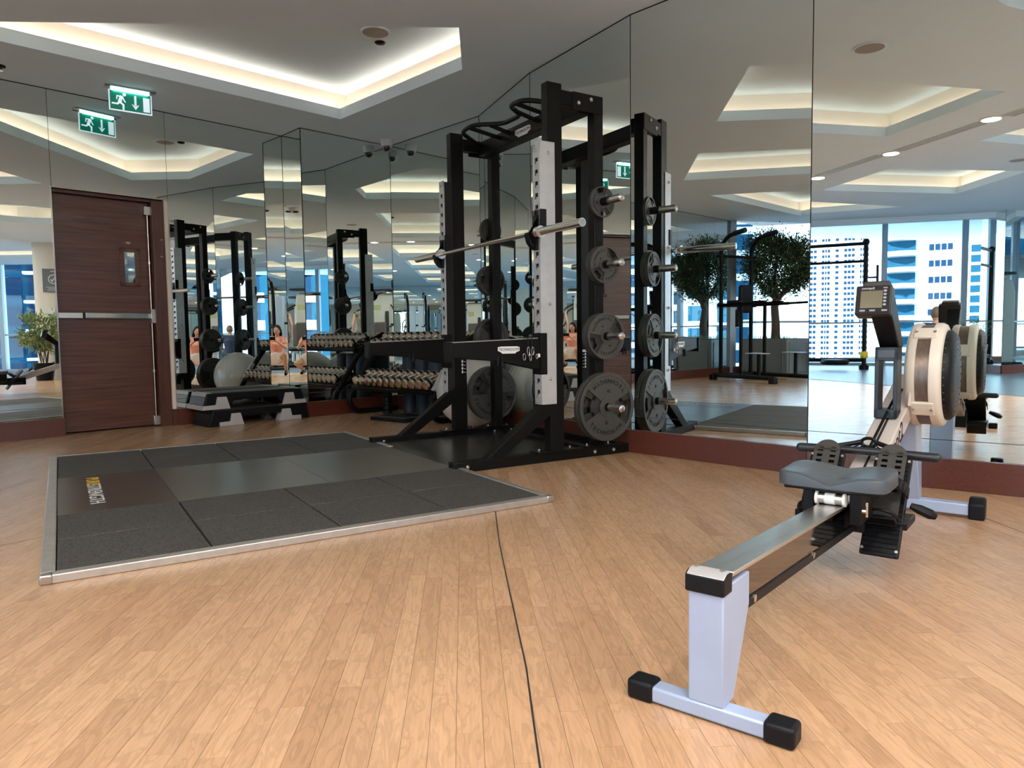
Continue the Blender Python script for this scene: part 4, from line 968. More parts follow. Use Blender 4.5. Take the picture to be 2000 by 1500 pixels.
# slotted air vents between the downlights
xs = [-3.44, -2.09, -0.71, 0.66, 2.05, 3.5]
for k_, (x0, x1) in enumerate([(-4.9, -3.56)] + [(a + 0.12, c - 0.12) for a, c in zip(xs, xs[1:])]):
    t = thing('air_vent', 'long slotted air vent in the ceiling, %s from the windows' % ['first', 'second', 'third', 'fourth', 'fifth', 'sixth'][k_], 'vent', ((x0 + x1) / 2, 0.03, HC), radians(2), 'slotted air vents along the ceiling')
    L = x1 - x0
    b = MB(); b.box(-L / 2, L / 2, -0.075, 0.075, -0.001, 0.004); bk = obj('vent_backing', b, 'gap', t, smooth=False)
    for k in range(5):
        b = MB(); y = -0.068 + k * 0.034; b.box(-L / 2, L / 2, y - 0.007, y + 0.007, -0.008, 0.0); obj('slat', b, 'white', t, smooth=False)
# speakers: round flush grilles
def speaker(x, y, z, label, r=0.105):
    t = thing('ceiling_speaker', label, 'speaker', (x, y, z))
    b = MB(); b.lathe([(r * 1.1, 0), (r * 1.1, -0.008), (r * 0.98, -0.010), (r * 0.98, -0.004), (r * 0.97, 0)], 32); obj('trim_ring', b, 'ceil', t)
    b = MB(); b.lathe([(r * 0.97, -0.004), (r * 0.97, -0.0065), (0.001, -0.0065)], 32); obj('grille', b, mat('speaker_grille', (0.33, 0.30, 0.28), 0.8), t)
SOF = HC + 0.30
speaker(-0.91 * (1 + .3 / 2.1), 5.12 * (1 + .3 / 2.1), SOF, 'round grey speaker grille in the soffit of the nearest coffer')
speaker(0.51, 2.64, HC, 'round speaker grille with white ring, mirrored above the rower')
speaker(-2.01, -1.86, HC, 'round speaker grille between the far coffers')
t = thing('smoke_detector', 'small black round detector beside the speaker in the nearest coffer', 'smoke detector', (-0.91 * 1.14, 5.30 * 1.14, SOF))
b = MB(); b.lathe([(0.045, 0), (0.045, -0.01), (0.03, -0.022), (0.001, -0.024)], 20); obj('housing', b, 'blackpl', t); b = MB(); b.lathe([(0.055, 0), (0.055, -0.004), (0.045, -0.006)], 20); obj('base_ring', b, 'white', t)
t = thing('sprinkler', 'tiny dark ceiling fitting near the top of the left mirror', 'sprinkler', (-3.87, 5.67 - .03, HC))
b = MB(); b.lathe([(0.04, 0), (0.04, -0.008), (0.015, -0.012), (0.012, -0.03), (0.001, -0.032)], 18); obj('housing', b, 'blackpl', t)
b = MB(); b.cyl((0, 0, -0.03), (0, 0, -0.038), 0.022, 12); obj('deflector', b, 'chrome', t)
# detectors in the second coffer (seen in the right mirror)
k = 1 + .3 / 5.5
for nm, x, y, lab, cat in (('smoke_detector', -0.45, 2.25, 'cream domed smoke detector in the coffer over the rower', 'smoke detector'), ('ceiling_diffuser', -0.45, 1.85, 'round white swirl air diffuser in the coffer over the rower', 'vent'), ('downlight', -0.36, 1.52, 'small unlit downlight beside the round diffuser', 'downlight'), ('downlight', -0.40, 3.42, 'small unlit downlight alone in the coffer over the platform', 'downlight')):
    t = thing(nm, lab, cat, (x, y, SOF))
    if nm == 'smoke_detector':
        b = MB(); b.lathe([(0.06, 0), (0.06, -0.02), (0.045, -0.03)], 20); obj('base', b, 'cream', t); b = MB(); b.lathe([(0.04, -0.03), (0.035, -0.055), (0.001, -0.062)], 20); obj('sensor', b, 'white', t)
    elif nm == 'ceiling_diffuser':
        b = MB(); b.lathe([(0.05, 0), (0.05, -0.05), (0.13, -0.055), (0.13, -0.062), (0.001, -0.07)], 28); dd = obj('disc', b, 'white', t)
        for q in range(12):
            b = MB(); b.box(0.04, 0.12, -0.004, 0.004, -0.074, -0.062, Matrix.Rotation(q * pi / 6, 4, 'Z')); obj('vane', b, 'blackpl', dd, smooth=False)
    else:
        b = MB(); b.lathe([(0.06, 0), (0.06, -0.006), (0.045, -0.008)], 20); obj('trim_ring', b, 'chrome', t); b = MB(); b.lathe([(0.044, -0.003), (0.044, -0.005), (0.001, -0.005)], 20); obj('lens', b, 'seat', t)
# exit sign -----------------------------------------------------------
dA = (Vector(W[2]) - Vector(W[0])).normalized(); angA = atan2(dA.y, dA.x)
ex = thing('exit_sign', 'green illuminated running-man emergency exit sign hanging from the ceiling before the door', 'exit sign', (-3.165, 6.185, HC), radians(37))
b = MB(); b.box(-0.195, 0.195, -0.045, 0.045, -0.012, 0.0); obj('ceiling_plate', b, 'steel', ex, bevel=0.003)
for x in (-0.17, 0.17):
    b = MB(); b.box(x - 0.02, x + 0.02, -0.05, -0.03, -0.014, -0.012); obj('vent_slot', b, 'gap', ex, smooth=False)
b = MB(); b.box(-0.145, 0.145, -0.018, 0.018, -0.032, -0.012); obj('light_bar', b, 'tubelamp', ex, bevel=0.004)
SW, SH, ZT = 0.325, 0.165, -0.030
b = MB(); b.box(-SW / 2, SW / 2, -0.004, 0.004, ZT - SH, ZT); pn = obj('sign_panel', b, 'signw', ex, bevel=0.002)
b = MB(); b.box(-SW / 2 + 0.009, SW / 2 - 0.009, -0.0052, 0.0052, ZT - SH + 0.010, ZT - 0.004); gp = obj('green_field', b, 'green', pn, smooth=False)
def pict(face):
    b = MB(); y0_, y1_ = (-0.0066, -0.0052) if face < 0 else (0.0052, 0.0066)
    def P(poly): b.side([(x, z) for x, z in poly], y0_, y1_)
    zb = ZT - SH / 2
    P([(0.095, zb - 0.062), (0.145, zb - 0.062), (0.145, zb + 0.055), (0.095, zb + 0.055)])          # door
    P([(0.028, zb + 0.058), (0.044, zb + 0.058), (0.044, zb - 0.02), (0.028, zb - 0.02)]); P([(0.006, zb - 0.012), (0.036, zb - 0.056), (0.066, zb - 0.012), (0.036, zb - 0.026)])
    P([(-0.046 + 0.0135 * cos(2 * pi * k / 14), zb + 0.055 + 0.0135 * sin(2 * pi * k / 14)) for k in range(14)])                                                   # head
    def limb(pts, w):
        for (x0, z0), (x1, z1) in zip(pts, pts[1:]):
            d = Vector((x1 - x0, z1 - z0)); L = d.length; d /= L; n = Vector((-d.y, d.x)) * w / 2; e = d * w * 0.3
            P([(x0 - n.x - e.x, z0 - n.y - e.y), (x1 - n.x + e.x, z1 - n.y + e.y), (x1 + n.x + e.x, z1 + n.y + e.y), (x0 + n.x - e.x, z0 + n.y - e.y)])
    limb([(-0.068, zb + 0.034), (-0.082, zb - 0.006)], 0.026)
    limb([(-0.082, zb - 0.010), (-0.098, zb - 0.026), (-0.138, zb - 0.026)], 0.013)
    limb([(-0.080, zb - 0.010), (-0.055, zb - 0.030), (-0.056, zb - 0.066)], 0.014)
    limb([(-0.070, zb + 0.036), (-0.100, zb + 0.038), (-0.104, zb + 0.012)], 0.009)
    limb([(-0.060, zb + 0.034), (-0.048, zb + 0.006), (-0.040, zb - 0.006)], 0.009)
    return b
for fc in (-1, 1): obj('sign_print', pict(fc), 'signw', gp, smooth=False)
ll = bpy.data.lights.new('exit_sign_lamp', 'AREA'); ll.shape = 'RECTANGLE'; ll.size = 0.26; ll.size_y = 0.02; ll.energy = 1.2; ll.color = (0.4, 1.0, 0.95)
lo = bpy.data.objects.new('exit_sign_lamp', ll); COL.objects.link(lo); lo.parent = ex; lo.location = (0, 0, -0.034)
# corner dome camera ----------------------------------------------------
t = thing('security_camera', 'white dome security camera on the ceiling in the mirrored corner', 'security camera', (-1.305, 7.86, HC), 0)
b = MB(); b.lathe([(0.066, 0), (0.066, -0.012), (0.062, -0.052), (0.052, -0.066), (0.048, -0.066)], 28); obj('housing', b, 'white', t)
b = MB(); b.lathe([(0.050, -0.062), (0.047, -0.085), (0.036, -0.106), (0.018, -0.117), (0.001, -0.119)], 24); obj('dome', b, mat('dark_dome', (0.01, 0.01, 0.012), 0.05, coat=1.0), t)
b = MB(); b.lathe([(0.053, -0.060), (0.053, -0.070), (0.049, -0.072)], 24); obj('dome_ring', b, 'chrome', t)
# ================================================================ SMALL EQUIPMENT BY THE MIRRORS
ball = thing('exercise_ball', 'large silver exercise ball on the floor behind the rack', 'exercise ball', (-0.355, 6.385, 0))
b = MB(); b.sphere((0, 0, 0.315), 0.315, 40, 28); bb = obj('ball_skin', b, 'ball', ball, ang=80)
b = MB(); 
for z in (-0.05, 0.0, 0.05, 0.12, -0.12): 
    r_ = sqrt(0.315 ** 2 - z * z); b.tube([(r_ * cos(a), z, 0.315 + r_ * sin(a)) for a in [2 * pi * k / 40 for k in range(40)]], 0.0016, 5, closed=True)
obj('moulded_ribs', b, 'ball', ball, kind='stuff')
b = MB(); b.cyl((0.315 * cos(2.6), 0.315 * sin(2.6) * 0.6, 0.40), (0.30 * cos(2.6), 0.30 * sin(2.6) * 0.6, 0.40), 0.012, 10); obj('plug', b, 'white', ball)
# frames along the mirrors
def wall_T(i, j):       # local x along wall i->j, y out into the room
    a = Vector(W[i]); d = (Vector(W[j]) - a).normalized(); ang = atan2(d.y, d.x)
    return a, ang
aD, angD = wall_T(4, 5)
def placeD(x, dist, z=0):
    T = Matrix.Translation((aD.x, aD.y, 0)) @ Matrix.Rotation(angD, 4, 'Z'); return T @ Vector((x, -dist, z))
# local frame: x along wall, y = -dist (wall at y=+0)
org = placeD(0.0, 0.0)
dr_ = thing('dumbbell_rack', 'black tubular two-tier dumbbell rack against the mirror behind the power rack', 'dumbbell rack', tuple(org), angD)
for k, x in enumerate((0.13, 1.50)):
    p = [(x, -0.08, 0.03), (x, -0.62, 0.03), (x, -0.70, 0.16), (x, -0.40, 0.60), (x, -0.28, 0.735), (x, -0.06, 0.84)]
    b = MB(); b.tube(fillet(p, 0.13, 6), 0.030, 14); lg = obj('side_loop', b, 'black', dr_)
    if k == 1:
        b = MB(); b.box(x - 0.032, x + 0.032, -0.02, 0.02, -0.11, 0.11, Matrix.Translation((0, -0.552, 0.385)) @ Matrix.Rotation(radians(-34), 4, 'X') @ Matrix.Translation((0, -0.024, 0))); obj('grey_label', b, 'stepg', lg, bevel=0.003)
for z0_, y0_ in ((0.33, -0.52), (0.72, -0.30)):
    T = Matrix.Translation((0, y0_, z0_)) @ Matrix.Rotation(radians(22), 4, 'X')
    b = MB(); b.box(0.14, 1.49, -0.145, -0.10, -0.015, 0.02, T); b.box(0.14, 1.49, 0.10, 0.145, -0.015, 0.02, T); b.box(0.14, 0.18, -0.14, 0.14, -0.03, 0.0, T); b.box(1.45, 1.49, -0.14, 0.14, -0.03, 0.0, T)
    obj('shelf_rail', b, 'black', dr_, bevel=0.003)
def dumbbell(name, label, R, group):
    t = thing(name, label, 'dumbbell', (0, 0, 0), 0, group)
    for s in (-1, 1):
        b = MB(); T = Matrix.Rotation(pi / 2, 4, 'X') @ Matrix.Translation((0, 0, s * 0.085))
        b.lathe([(R * 0.5, -0.040), (R * 0.92, -0.036), (R, -0.026), (R, 0.026), (R * 0.92, 0.036), (R * 0.5, 0.040)], 20, T); hd_ = obj('head', b, 'floortint', t)
        b = MB(); b.lathe([(R * 1.012, -0.012), (R * 1.012, 0.012)], 20, T); obj('head_band', b, 'blackpl', hd_)
    b = MB(); b.cyl((0, -0.06, 0), (0, 0.06, 0), 0.015, 12); obj('handle', b, 'chrome', t)
    return t
DM = Matrix.Translation((aD.x, aD.y, 0)) @ Matrix.Rotation(angD, 4, 'Z')
ORD = ['first', 'second', 'third', 'fourth', 'fifth', 'sixth', 'seventh', 'eighth', 'ninth', 'tenth', 'eleventh', 'twelfth']
for tier, (z0_, y0_, R) in enumerate(((0.33, -0.52, 0.050), (0.72, -0.30, 0.044))):
    gname = 'dumbbells on the %s shelf of the rack' % ('lower', 'upper')[tier]
    lab = 'chrome round-headed dumbbell in the row on the %s shelf of the dumbbell rack' % ('lower', 'upper')[tier]
    pr = dumbbell('dumbbell', lab, R, gname)
    for k in range(12):
        o = pr if k == 0 else dup(pr)
        x = 0.215 + k * 0.107
        o['label'] = '%s chrome dumbbell from the mirrored corner on the %s shelf' % (ORD[k], ('lower', 'upper')[tier])
        o.matrix_world = DM @ Matrix.Translation((x, y0_, z0_)) @ Matrix.Rotation(radians(22), 4, 'X') @ Matrix.Translation((0, 0, 0.022 + R))
# foam rollers standing behind, ribbed roller and platform
lb3 = ['dark blue foam roller standing upright behind the dumbbells, nearest the corner', 'dark blue foam roller standing upright, middle one of three behind the dumbbells', 'dark blue foam roller standing upright behind the dumbbells, nearest the ball']
for k, x in enumerate((0.46, 0.68, 0.90)):
    p = placeD(x, 0.14); t = thing('foam_roller', lb3[k], 'foam roller', tuple(p), 0, 'foam rollers behind the dumbbell rack')
    b = MB(); b.lathe([(0.066, 0.0), (0.075, 0.006), (0.075, 0.614), (0.066, 0.62)], 24); obj('foam', b, mat('blue_foam_%d' % k, (0.015, 0.028, 0.045), 0.6), t)
    b = MB(); b.lathe([(0.03, 0.616), (0.03, 0.623), (0.001, 0.623)], 16); obj('core', b, 'gap', t)
p = placeD(0.36, 0.36); t = thing('ribbed_roller', 'short black ribbed roller standing under the dumbbell shelf', 'foam roller', tuple(p))
b = MB(); pf = []
for k in range(6): pf += [(0.040, k * 0.045), (0.052, k * 0.045 + 0.006), (0.052, k * 0.045 + 0.036), (0.040, k * 0.045 + 0.042)]
b.lathe(pf, 20); obj('ribbed_sleeve', b, 'blackpl', t); b = MB(); b.cyl((0, 0, 0.26), (0, 0, 0.275), 0.03, 14); obj('top_cap', b, 'seat', t)
p = placeD(0.93, 0.60); t = thing('balance_platform', 'flat black square floor platform under the dumbbell rack', 'floor platform', tuple(p), angD + radians(8))
b = MB(); b.box(-0.24, 0.24, -0.19, 0.19, 0.0, 0.035); obj('base', b, 'blackpl', t, bevel=0.008)
b = MB(); b.box(-0.21, 0.21, -0.16, 0.16, 0.035, 0.042); pd_ = obj('tread_pad', b, 'rubber', t, bevel=0.003)
for k in range(6): b = MB(); b.box(-0.18 + k * 0.062, -0.14 + k * 0.062, -0.13, 0.13, 0.042, 0.045); obj('grip_strip', b, 'black', pd_, smooth=False)
# stacked aerobic steps against the left mirror
aA, angA2 = wall_T(0, 2)
AM = Matrix.Translation((aA.x, aA.y, 0)) @ Matrix.Rotation(angA2, 4, 'Z')
def step(label, z, dx, dy, rot, blue, L=1.03, Wd=0.40):
    t = thing('aerobic_step', label, 'aerobic step', tuple(AM @ Vector((1.965 + dx, -0.255 + dy, z))), angA2 + rot)
    h = 0.15
    b = MB(); b.side([(-L / 2 + 0.045, h), (L / 2 - 0.045, h), (L / 2, 0.0), (L / 2 - 0.25, 0.0), (L / 2 - 0.30, 0.078), (-L / 2 + 0.30, 0.078), (-L / 2 + 0.25, 0.0), (-L / 2, 0.0)], -Wd / 2 + 0.012, Wd / 2 - 0.012); dk = obj('deck', b, 'blackpl', t, bevel=0.010, seg=3)
    b = MB(); b.box(-L / 2 + 0.07, L / 2 - 0.07, -Wd / 2 + 0.04, Wd / 2 - 0.04, h - 0.001, h + 0.003); obj('deck_grip', b, 'rubber', dk, smooth=False)
    for s in (-1, 1):
        e = lambda z: s * (L / 2 - 0.045 * z / h)
        b = MB(); b.side([(e(0.045) + s * .004, 0.045), (e(0.118) + s * .004, 0.118), (e(0.118) - s * .01, 0.118), (e(0.045) - s * .01, 0.045)], -Wd / 2 + 0.03, Wd / 2 - 0.03); obj('end_panel', b, 'stepb' if blue else 'blackpl', dk, bevel=0.002)
        if blue:
            b = MB(); b.side([(e(0.122) + s * .005, 0.122), (e(0.15) + s * .003, 0.153), (e(0.15) - s * .05, 0.155), (e(0.15) - s * .05, 0.122)], -Wd / 2 + 0.03, Wd / 2 - 0.03); obj('end_rim', b, 'stepg', dk, bevel=0.002)
            b = MB(); b.side([(e(0) + s * .008, 0.0), (e(0.04) + s * .006, 0.040), (e(0) - s * .10, 0.040), (e(0) - s * .10, 0.0)], -Wd / 2 + 0.0, Wd / 2 - 0.0); obj('end_strip', b, 'stepg', dk, bevel=0.002)
        for q in (-1, 1):
            ys = sorted((q * (Wd / 2 + 0.006), q * (Wd / 2 - 0.09))); xo = s * (L / 2 - (0.02 if blue else 0.10))
            b = MB(); b.side([(xo, 0), (xo, 0.040), (xo - s * 0.10, 0.042), (xo - s * 0.115, 0.115), (xo - s * 0.20, 0.115), (xo - s * 0.235, 0.0)], ys[0], ys[1]); obj('foot_block', b, 'stepg', t, bevel=0.004)
    return t
step('black aerobic step with grey feet on the floor, lower one of the stack', 0.0, -0.025, -0.01, radians(0.5), False)
step('black aerobic step with blue-grey ends, resting on top of the other step', 0.156, -0.045, 0.03, radians(-1.5), True)
# ================================================================ THINGS SEEN IN THE MIRRORS
def leaf_cloud(n, R, c, size, seed, sq=(1, 1, 1), clumps=40, fill=0.30):
    r = random.Random(seed); b = MB(); cs = []
    for k in range(clumps):
        while True:
            v = Vector((r.uniform(-1, 1), r.uniform(-1, 1), r.uniform(-1, 1)))
            if 0.35 < v.length < 1: break
        cs.append(v * R * 0.86)
    for k in range(n):
        q = r.choice(cs) + Vector((r.gauss(0, 1), r.gauss(0, 1), r.gauss(0, 1))) * R * 0.15
        p = Vector(c) + Vector((q.x * sq[0], q.y * sq[1], q.z * sq[2]))
        d = (q.normalized() + Vector((r.gauss(0, .7), r.gauss(0, .7), r.gauss(0.3, .7)))).normalized(); n_ = d.cross(Vector((r.gauss(0, 1), r.gauss(0, 1), r.gauss(0, 1)))).normalized()
        L = size * r.uniform(0.7, 1.3); w = L * 0.16
        b.add([p, p + d * L * 0.5 + n_ * w, p + d * L, p + d * L * 0.5 - n_ * w], [(0, 1, 2, 3)])
    return b
# olive tree in a square planter by the left window
pc = Vector((-7.80, 1.02)); pa = radians(45.5)
t = thing('olive_planter', 'square dark grey planter box holding the indoor olive tree by the window', 'planter', (pc.x, pc.y, 0), pa)
h = 0.45
b = MB(); b.side([(-h * 0.93, 0.0), (h * 0.93, 0.0), (h, 0.68), (-h, 0.68)], -h * 0.97, h * 0.97); bx_ = obj('box', b, 'planter', t, bevel=0.01)
for k in range(4):
    T = Matrix.Rotation(k * pi / 2, 4, 'Z'); b = MB()
    for y0_, y1_, z0_, z1_ in ((-0.36, 0.36, 0.06, 0.075), (-0.36, 0.36, 0.60, 0.615), (-0.36, -0.345, 0.06, 0.615), (0.345, 0.36, 0.06, 0.615)): b.box(h * 0.965, h * 0.995, y0_, y1_, z0_, z1_, T)
    obj('panel_moulding', b, 'planter', bx_, smooth=False)
b = MB(); b.box(-h * .95, h * .95, -h * .93, h * .93, 0.66, 0.685); obj('soil', b, 'bark', t, smooth=False)
r = random.Random(5); b = MB()
for k in range(260):
    x, y = r.uniform(-.4, .4), r.uniform(-.4, .4); d = Vector((r.gauss(0, .03), r.gauss(0, .03), r.uniform(.05, .12))); b.add([(x - .006, y, .68), (x + .006, y, .68), (x + d.x, y + d.y, .68 + d.z)], [(0, 1, 2)])
g_ = obj('grass_tufts', b, 'leaf3', t, smooth=False, kind='stuff')
t = thing('olive_tree', 'bushy indoor olive tree with forked trunk growing in the grey planter', 'tree', (pc.x, pc.y, 0.67), 0)
b = MB(); b.tube([(0, 0, 0), (0.02, 0.01, .3), (-0.02, 0.02, .6), (0.03, -0.01, .78)], .07, 10, rs=[.085, .075, .07, .068])
b.tube([(0.03, -0.01, .74), (-0.12, 0.16, .92), (-0.22, 0.30, 1.15)], .04, 8, rs=[.055, .045, .03]); b.tube([(0.03, -0.01, .74), (0.14, -0.14, .90), (0.16, -0.22, 1.2)], .04, 8, rs=[.055, .045, .03]); b.tube([(0.02, 0, .78), (0.05, 0.05, 1.1), (0.0, 0.0, 1.5)], .03, 8, rs=[.05, .035, .02])
obj('trunk', b, 'bark', t, split=False)
obj('crown', leaf_cloud(21000, 0.74, (0, 0, 1.38), 0.060, 11, (1, 1, 0.82), 70), 'leaf', t, smooth=False, kind='stuff')
# ficus by the cream column
t = thing('ficus_plant', 'leafy variegated green potted ficus in front of the cream column', 'potted plant', (5.10, 0.42, 0), 0)
b = MB(); b.lathe([(0.001, 0), (0.15, 0.0), (0.20, 0.34), (0.215, 0.36), (0.19, 0.36), (0.18, 0.32), (0.001, 0.32)], 24); obj('pot', b, 'blackpl', t)
b = MB()
for k in range(7): a = k * 0.9; b.tube([(0.05 * cos(a), 0.05 * sin(a), .32), (0.10 * cos(a + .5), .10 * sin(a + .5), .65), (0.2 * cos(a + .7), .2 * sin(a + .7), 1.0)], .01, 6)
obj('stem', b, 'bark', t, split=False)
obj('foliage', leaf_cloud(2600, 0.42, (0, 0, 1.02), 0.085, 4, (1.05, 1.05, 0.95), 36), 'leaf2', t, smooth=False, kind='stuff')
bpy.data.materials['ficus_leaf'].node_tree.nodes['Principled BSDF'].inputs['Base Color'].default_value = (0.17, 0.22, 0.07, 1)
# wall sign and switch on the column
t = thing('wall_sign', 'square dark grey wall sign with white circled dumbbell symbol on the column', 'sign', (5.90, 0.18, 0), radians(143))
# flat plate tangent to the column facing the left mirror
b = MB(); b.box(0.335, 0.350, -0.20, 0.20, 1.85, 2.35); pn = obj('sign_plate', b, 'planter', t, bevel=0.002)
b = MB(); T = frame_T((0.351, 0, 2.13), (0, -1, 0), (0, 0, 1)) ; T = frame_T((0.351, 0, 2.13), (0, 1, 0), (0, 0, 1)); b.sector(0.085, 0.10, 0, 2 * pi, 0, 0.002, 28, T); b.box(-0.045, 0.045, -0.008, 0.008, 0, 0.002, T @ Matrix.Rotation(radians(-40), 4, 'Z'))
for s in (-1, 1): b.box(s * 0.045 - 0.01, s * 0.045 + 0.01, -0.03, 0.03, 0, 0.002, T @ Matrix.Rotation(radians(-40), 4, 'Z'))
for k, (w_, z_) in enumerate(((0.28, -0.17), (0.20, -0.20), (0.24, -0.23))): b.box(-w_ / 2, w_ / 2, z_ - 0.004, z_ + 0.004, 0, 0.001, T)
b.box(-0.05, 0.05, 0.16, 0.175, 0, 0.001, T)
obj('sign_print', b, 'text', pn, smooth=False)
t = thing('wall_phone', 'white wall-mounted box on the cream column beneath the sign', 'wall box', (5.90, 0.18, 0), radians(152))
b = MB(); b.box(0.325, 0.37, -0.06, 0.06, 1.34, 1.52); obj('box', b, 'white', t, bevel=0.006); b = MB(); b.box(0.37, 0.374, -0.02, 0.02, 1.36, 1.38); obj('button', b, 'gap', t, smooth=False)
# television beside the ficus
t = thing('television', 'wall television showing blue picture beside the ficus plant', 'television', (3.62, -0.02, 1.45), radians(140))
b = MB(); b.box(-0.02, 0.02, -0.38, 0.38, -0.02, 0.42); obj('casing', b, 'blackpl', t, bevel=0.005); b = MB(); b.box(0.02, 0.022, -0.36, 0.36, 0.0, 0.40); obj('screen', b, 'screen', t, smooth=False); b = MB(); b.cyl((-0.05, 0, 0), (-0.05, 0, -1.45), 0.03, 12); b.box(-0.3, 0.2, -0.3, 0.3, -1.45, -1.42); obj('stand', b, 'blackpl', t, split=False)
# pull-up and dip tower
def tower():
    o = thing('pull_up_tower', 'black pull-up and dip tower with curved top handles near the olive tree', 'exercise machine', (-6.85, 2.02, 0), radians(-116.8))
    # local x = width axis, y = depth (towards the mirror)
    for s in (-0.42, 0.42):
        b = MB(); b.tube(fillet([(s, -0.10, 0.085), (s, 1.30, 0.085)], .01), 0.036, 10); rl = obj('base_rail', b, 'black', o)
        b = MB(); b.box(s - 0.05, s + 0.05, -0.14, -0.04, 0, 0.10); b.box(s - 0.05, s + 0.05, 1.22, 1.33, 0, 0.10); obj('foot', b, 'blackpl', rl, bevel=0.01)
        b = MB(); b.tube(fillet([(s * 0.8, 0.0, 0.09), (s * 0.8, 0.0, 2.28), (s * 0.8, 0.16, 2.42), (s * 0.8, 0.52, 2.46)], 0.18, 6), 0.034, 12); up = obj('upright', b, 'black', o)
        b = MB(); b.tube([(s * 0.8, 0.30, 2.44), (s * 0.8, 0.56, 2.465)], 0.042, 12); obj('foam_grip', b, 'blackpl', up)
        b = MB(); b.tube([(s * 0.62, 0.0, 1.27), (s * 0.62, 0.92, 1.27)], 0.026, 10); b.tube([(s * 0.62, 0.9, 1.27), (s * 0.62, 1.2, 1.27), (s * 0.62, 1.30, 1.27)], 0.020, 10); ar = obj('dip_arm', b, 'black', o, split=False)
        b = MB(); b.box(s * 0.62 - 0.05, s * 0.62 + 0.05, 0.10, 0.40, 1.295, 1.345); obj('arm_pad', b, 'blackpl', ar, bevel=0.015)
        b = MB(); b.cyl((s * 0.62, 0.40, 0.10), (s * 0.62, 0.40, 1.27), 0.030, 12); obj('front_post', b, 'black', o)
        b = MB(); b.cyl((s * 0.95, 0.95, 0.10), (s * 0.95, 0.95, 0.46), 0.030, 12); st = obj('step_post', b, 'black', o); b = MB(); b.box(s * 0.95 - 0.07, s * 0.95 + 0.07, 0.72, 1.12, 0.46, 0.475); obj('step_plate', b, 'steel', st, bevel=0.003)
    b = MB(); b.tube([(-0.42, 0.0, 0.085), (0.42, 0.0, 0.085)], 0.034, 10); obj('base_cross_bar', b, 'black', o)
    b = MB(); b.tube([(-0.42, 0.0, 2.10), (0.42, 0.0, 2.10)], 0.026, 10); obj('top_cross_bar', b, 'black', o)
    b = MB(); b.tube([(-0.42, 0.02, 1.27), (0.42, 0.02, 1.27)], 0.03, 10); obj('middle_cross_bar', b, 'black', o)
    b = MB(); b.box(-0.14, 0.14, 0.03, 0.10, 1.15, 1.62, Matrix.Rotation(radians(-6), 4, 'X')); obj('back_pad', b, 'blackpl', o, bevel=0.03)
    b = MB(); b.side([(-0.02, 0.9), (0.02, 0.9), (0.02, 1.2), (-0.02, 1.2)], -0.0, 0.06); obj('pad_bracket', b, 'black', o)
tower()
# functional training rig
o = thing('training_rig', 'tall black steel training frame with yellow strap standing before the city window', 'exercise machine', (-7.38, -4.36, 0), atan2(0.73, -0.68))
for k, x in enumerate((0.0, 2.0)):
    b = MB(); b.cyl((x, 0, 0.10), (x, 0, 2.62), 0.045, 14); up = obj('upright', b, 'black', o)
    b = MB(); b.sphere((x, 0, 2.63), 0.07, 14, 8); obj('top_knuckle', b, 'blackpl', up)
    b = MB(); b.lathe([(0.001, 0), (0.09, 0.0), (0.10, 0.08), (0.05, 0.12), (0.001, 0.12)], 20, Matrix.Translation((x, 0, 0))); obj('rubber_foot', b, 'blackpl', up)
b = MB(); b.cyl((0, 0, 2.60), (2.0, 0, 2.60), 0.035, 12); obj('top_bar', b, 'black', o)
b = MB(); b.cyl((0, 0, 2.24), (2.0, 0, 2.24), 0.028, 12); obj('second_bar', b, 'black', o)
b = MB(); b.cyl((0, 0, 0.20), (2.0, 0, 0.20), 0.04, 12); obj('bottom_bar', b, 'black', o)
b = MB(); b.lathe([(0.06, 0.24), (0.075, 0.26), (0.075, 0.36), (0.06, 0.38)], 16); obj('yellow_strap', b, 'yellowtag', o)
b = MB(); b.lathe([(0.001, 0.10), (0.26, 0.11), (0.28, 0.16), (0.26, 0.21), (0.001, 0.22)], 28, Matrix.Translation((0.55, -0.1, 0))); obj('round_base', b, 'blackpl', o)
for z in (1.9, 1.35): b = MB(); b.tube([(-0.05, 0.0, z), (-0.22, 0.0, z)], 0.018, 8); b.tube([(-0.22, -0.0, z - 0.25), (-0.22, 0.0, z + 0.25)], 0.024, 8); obj('side_handle', b, 'blackpl', o, split=False)
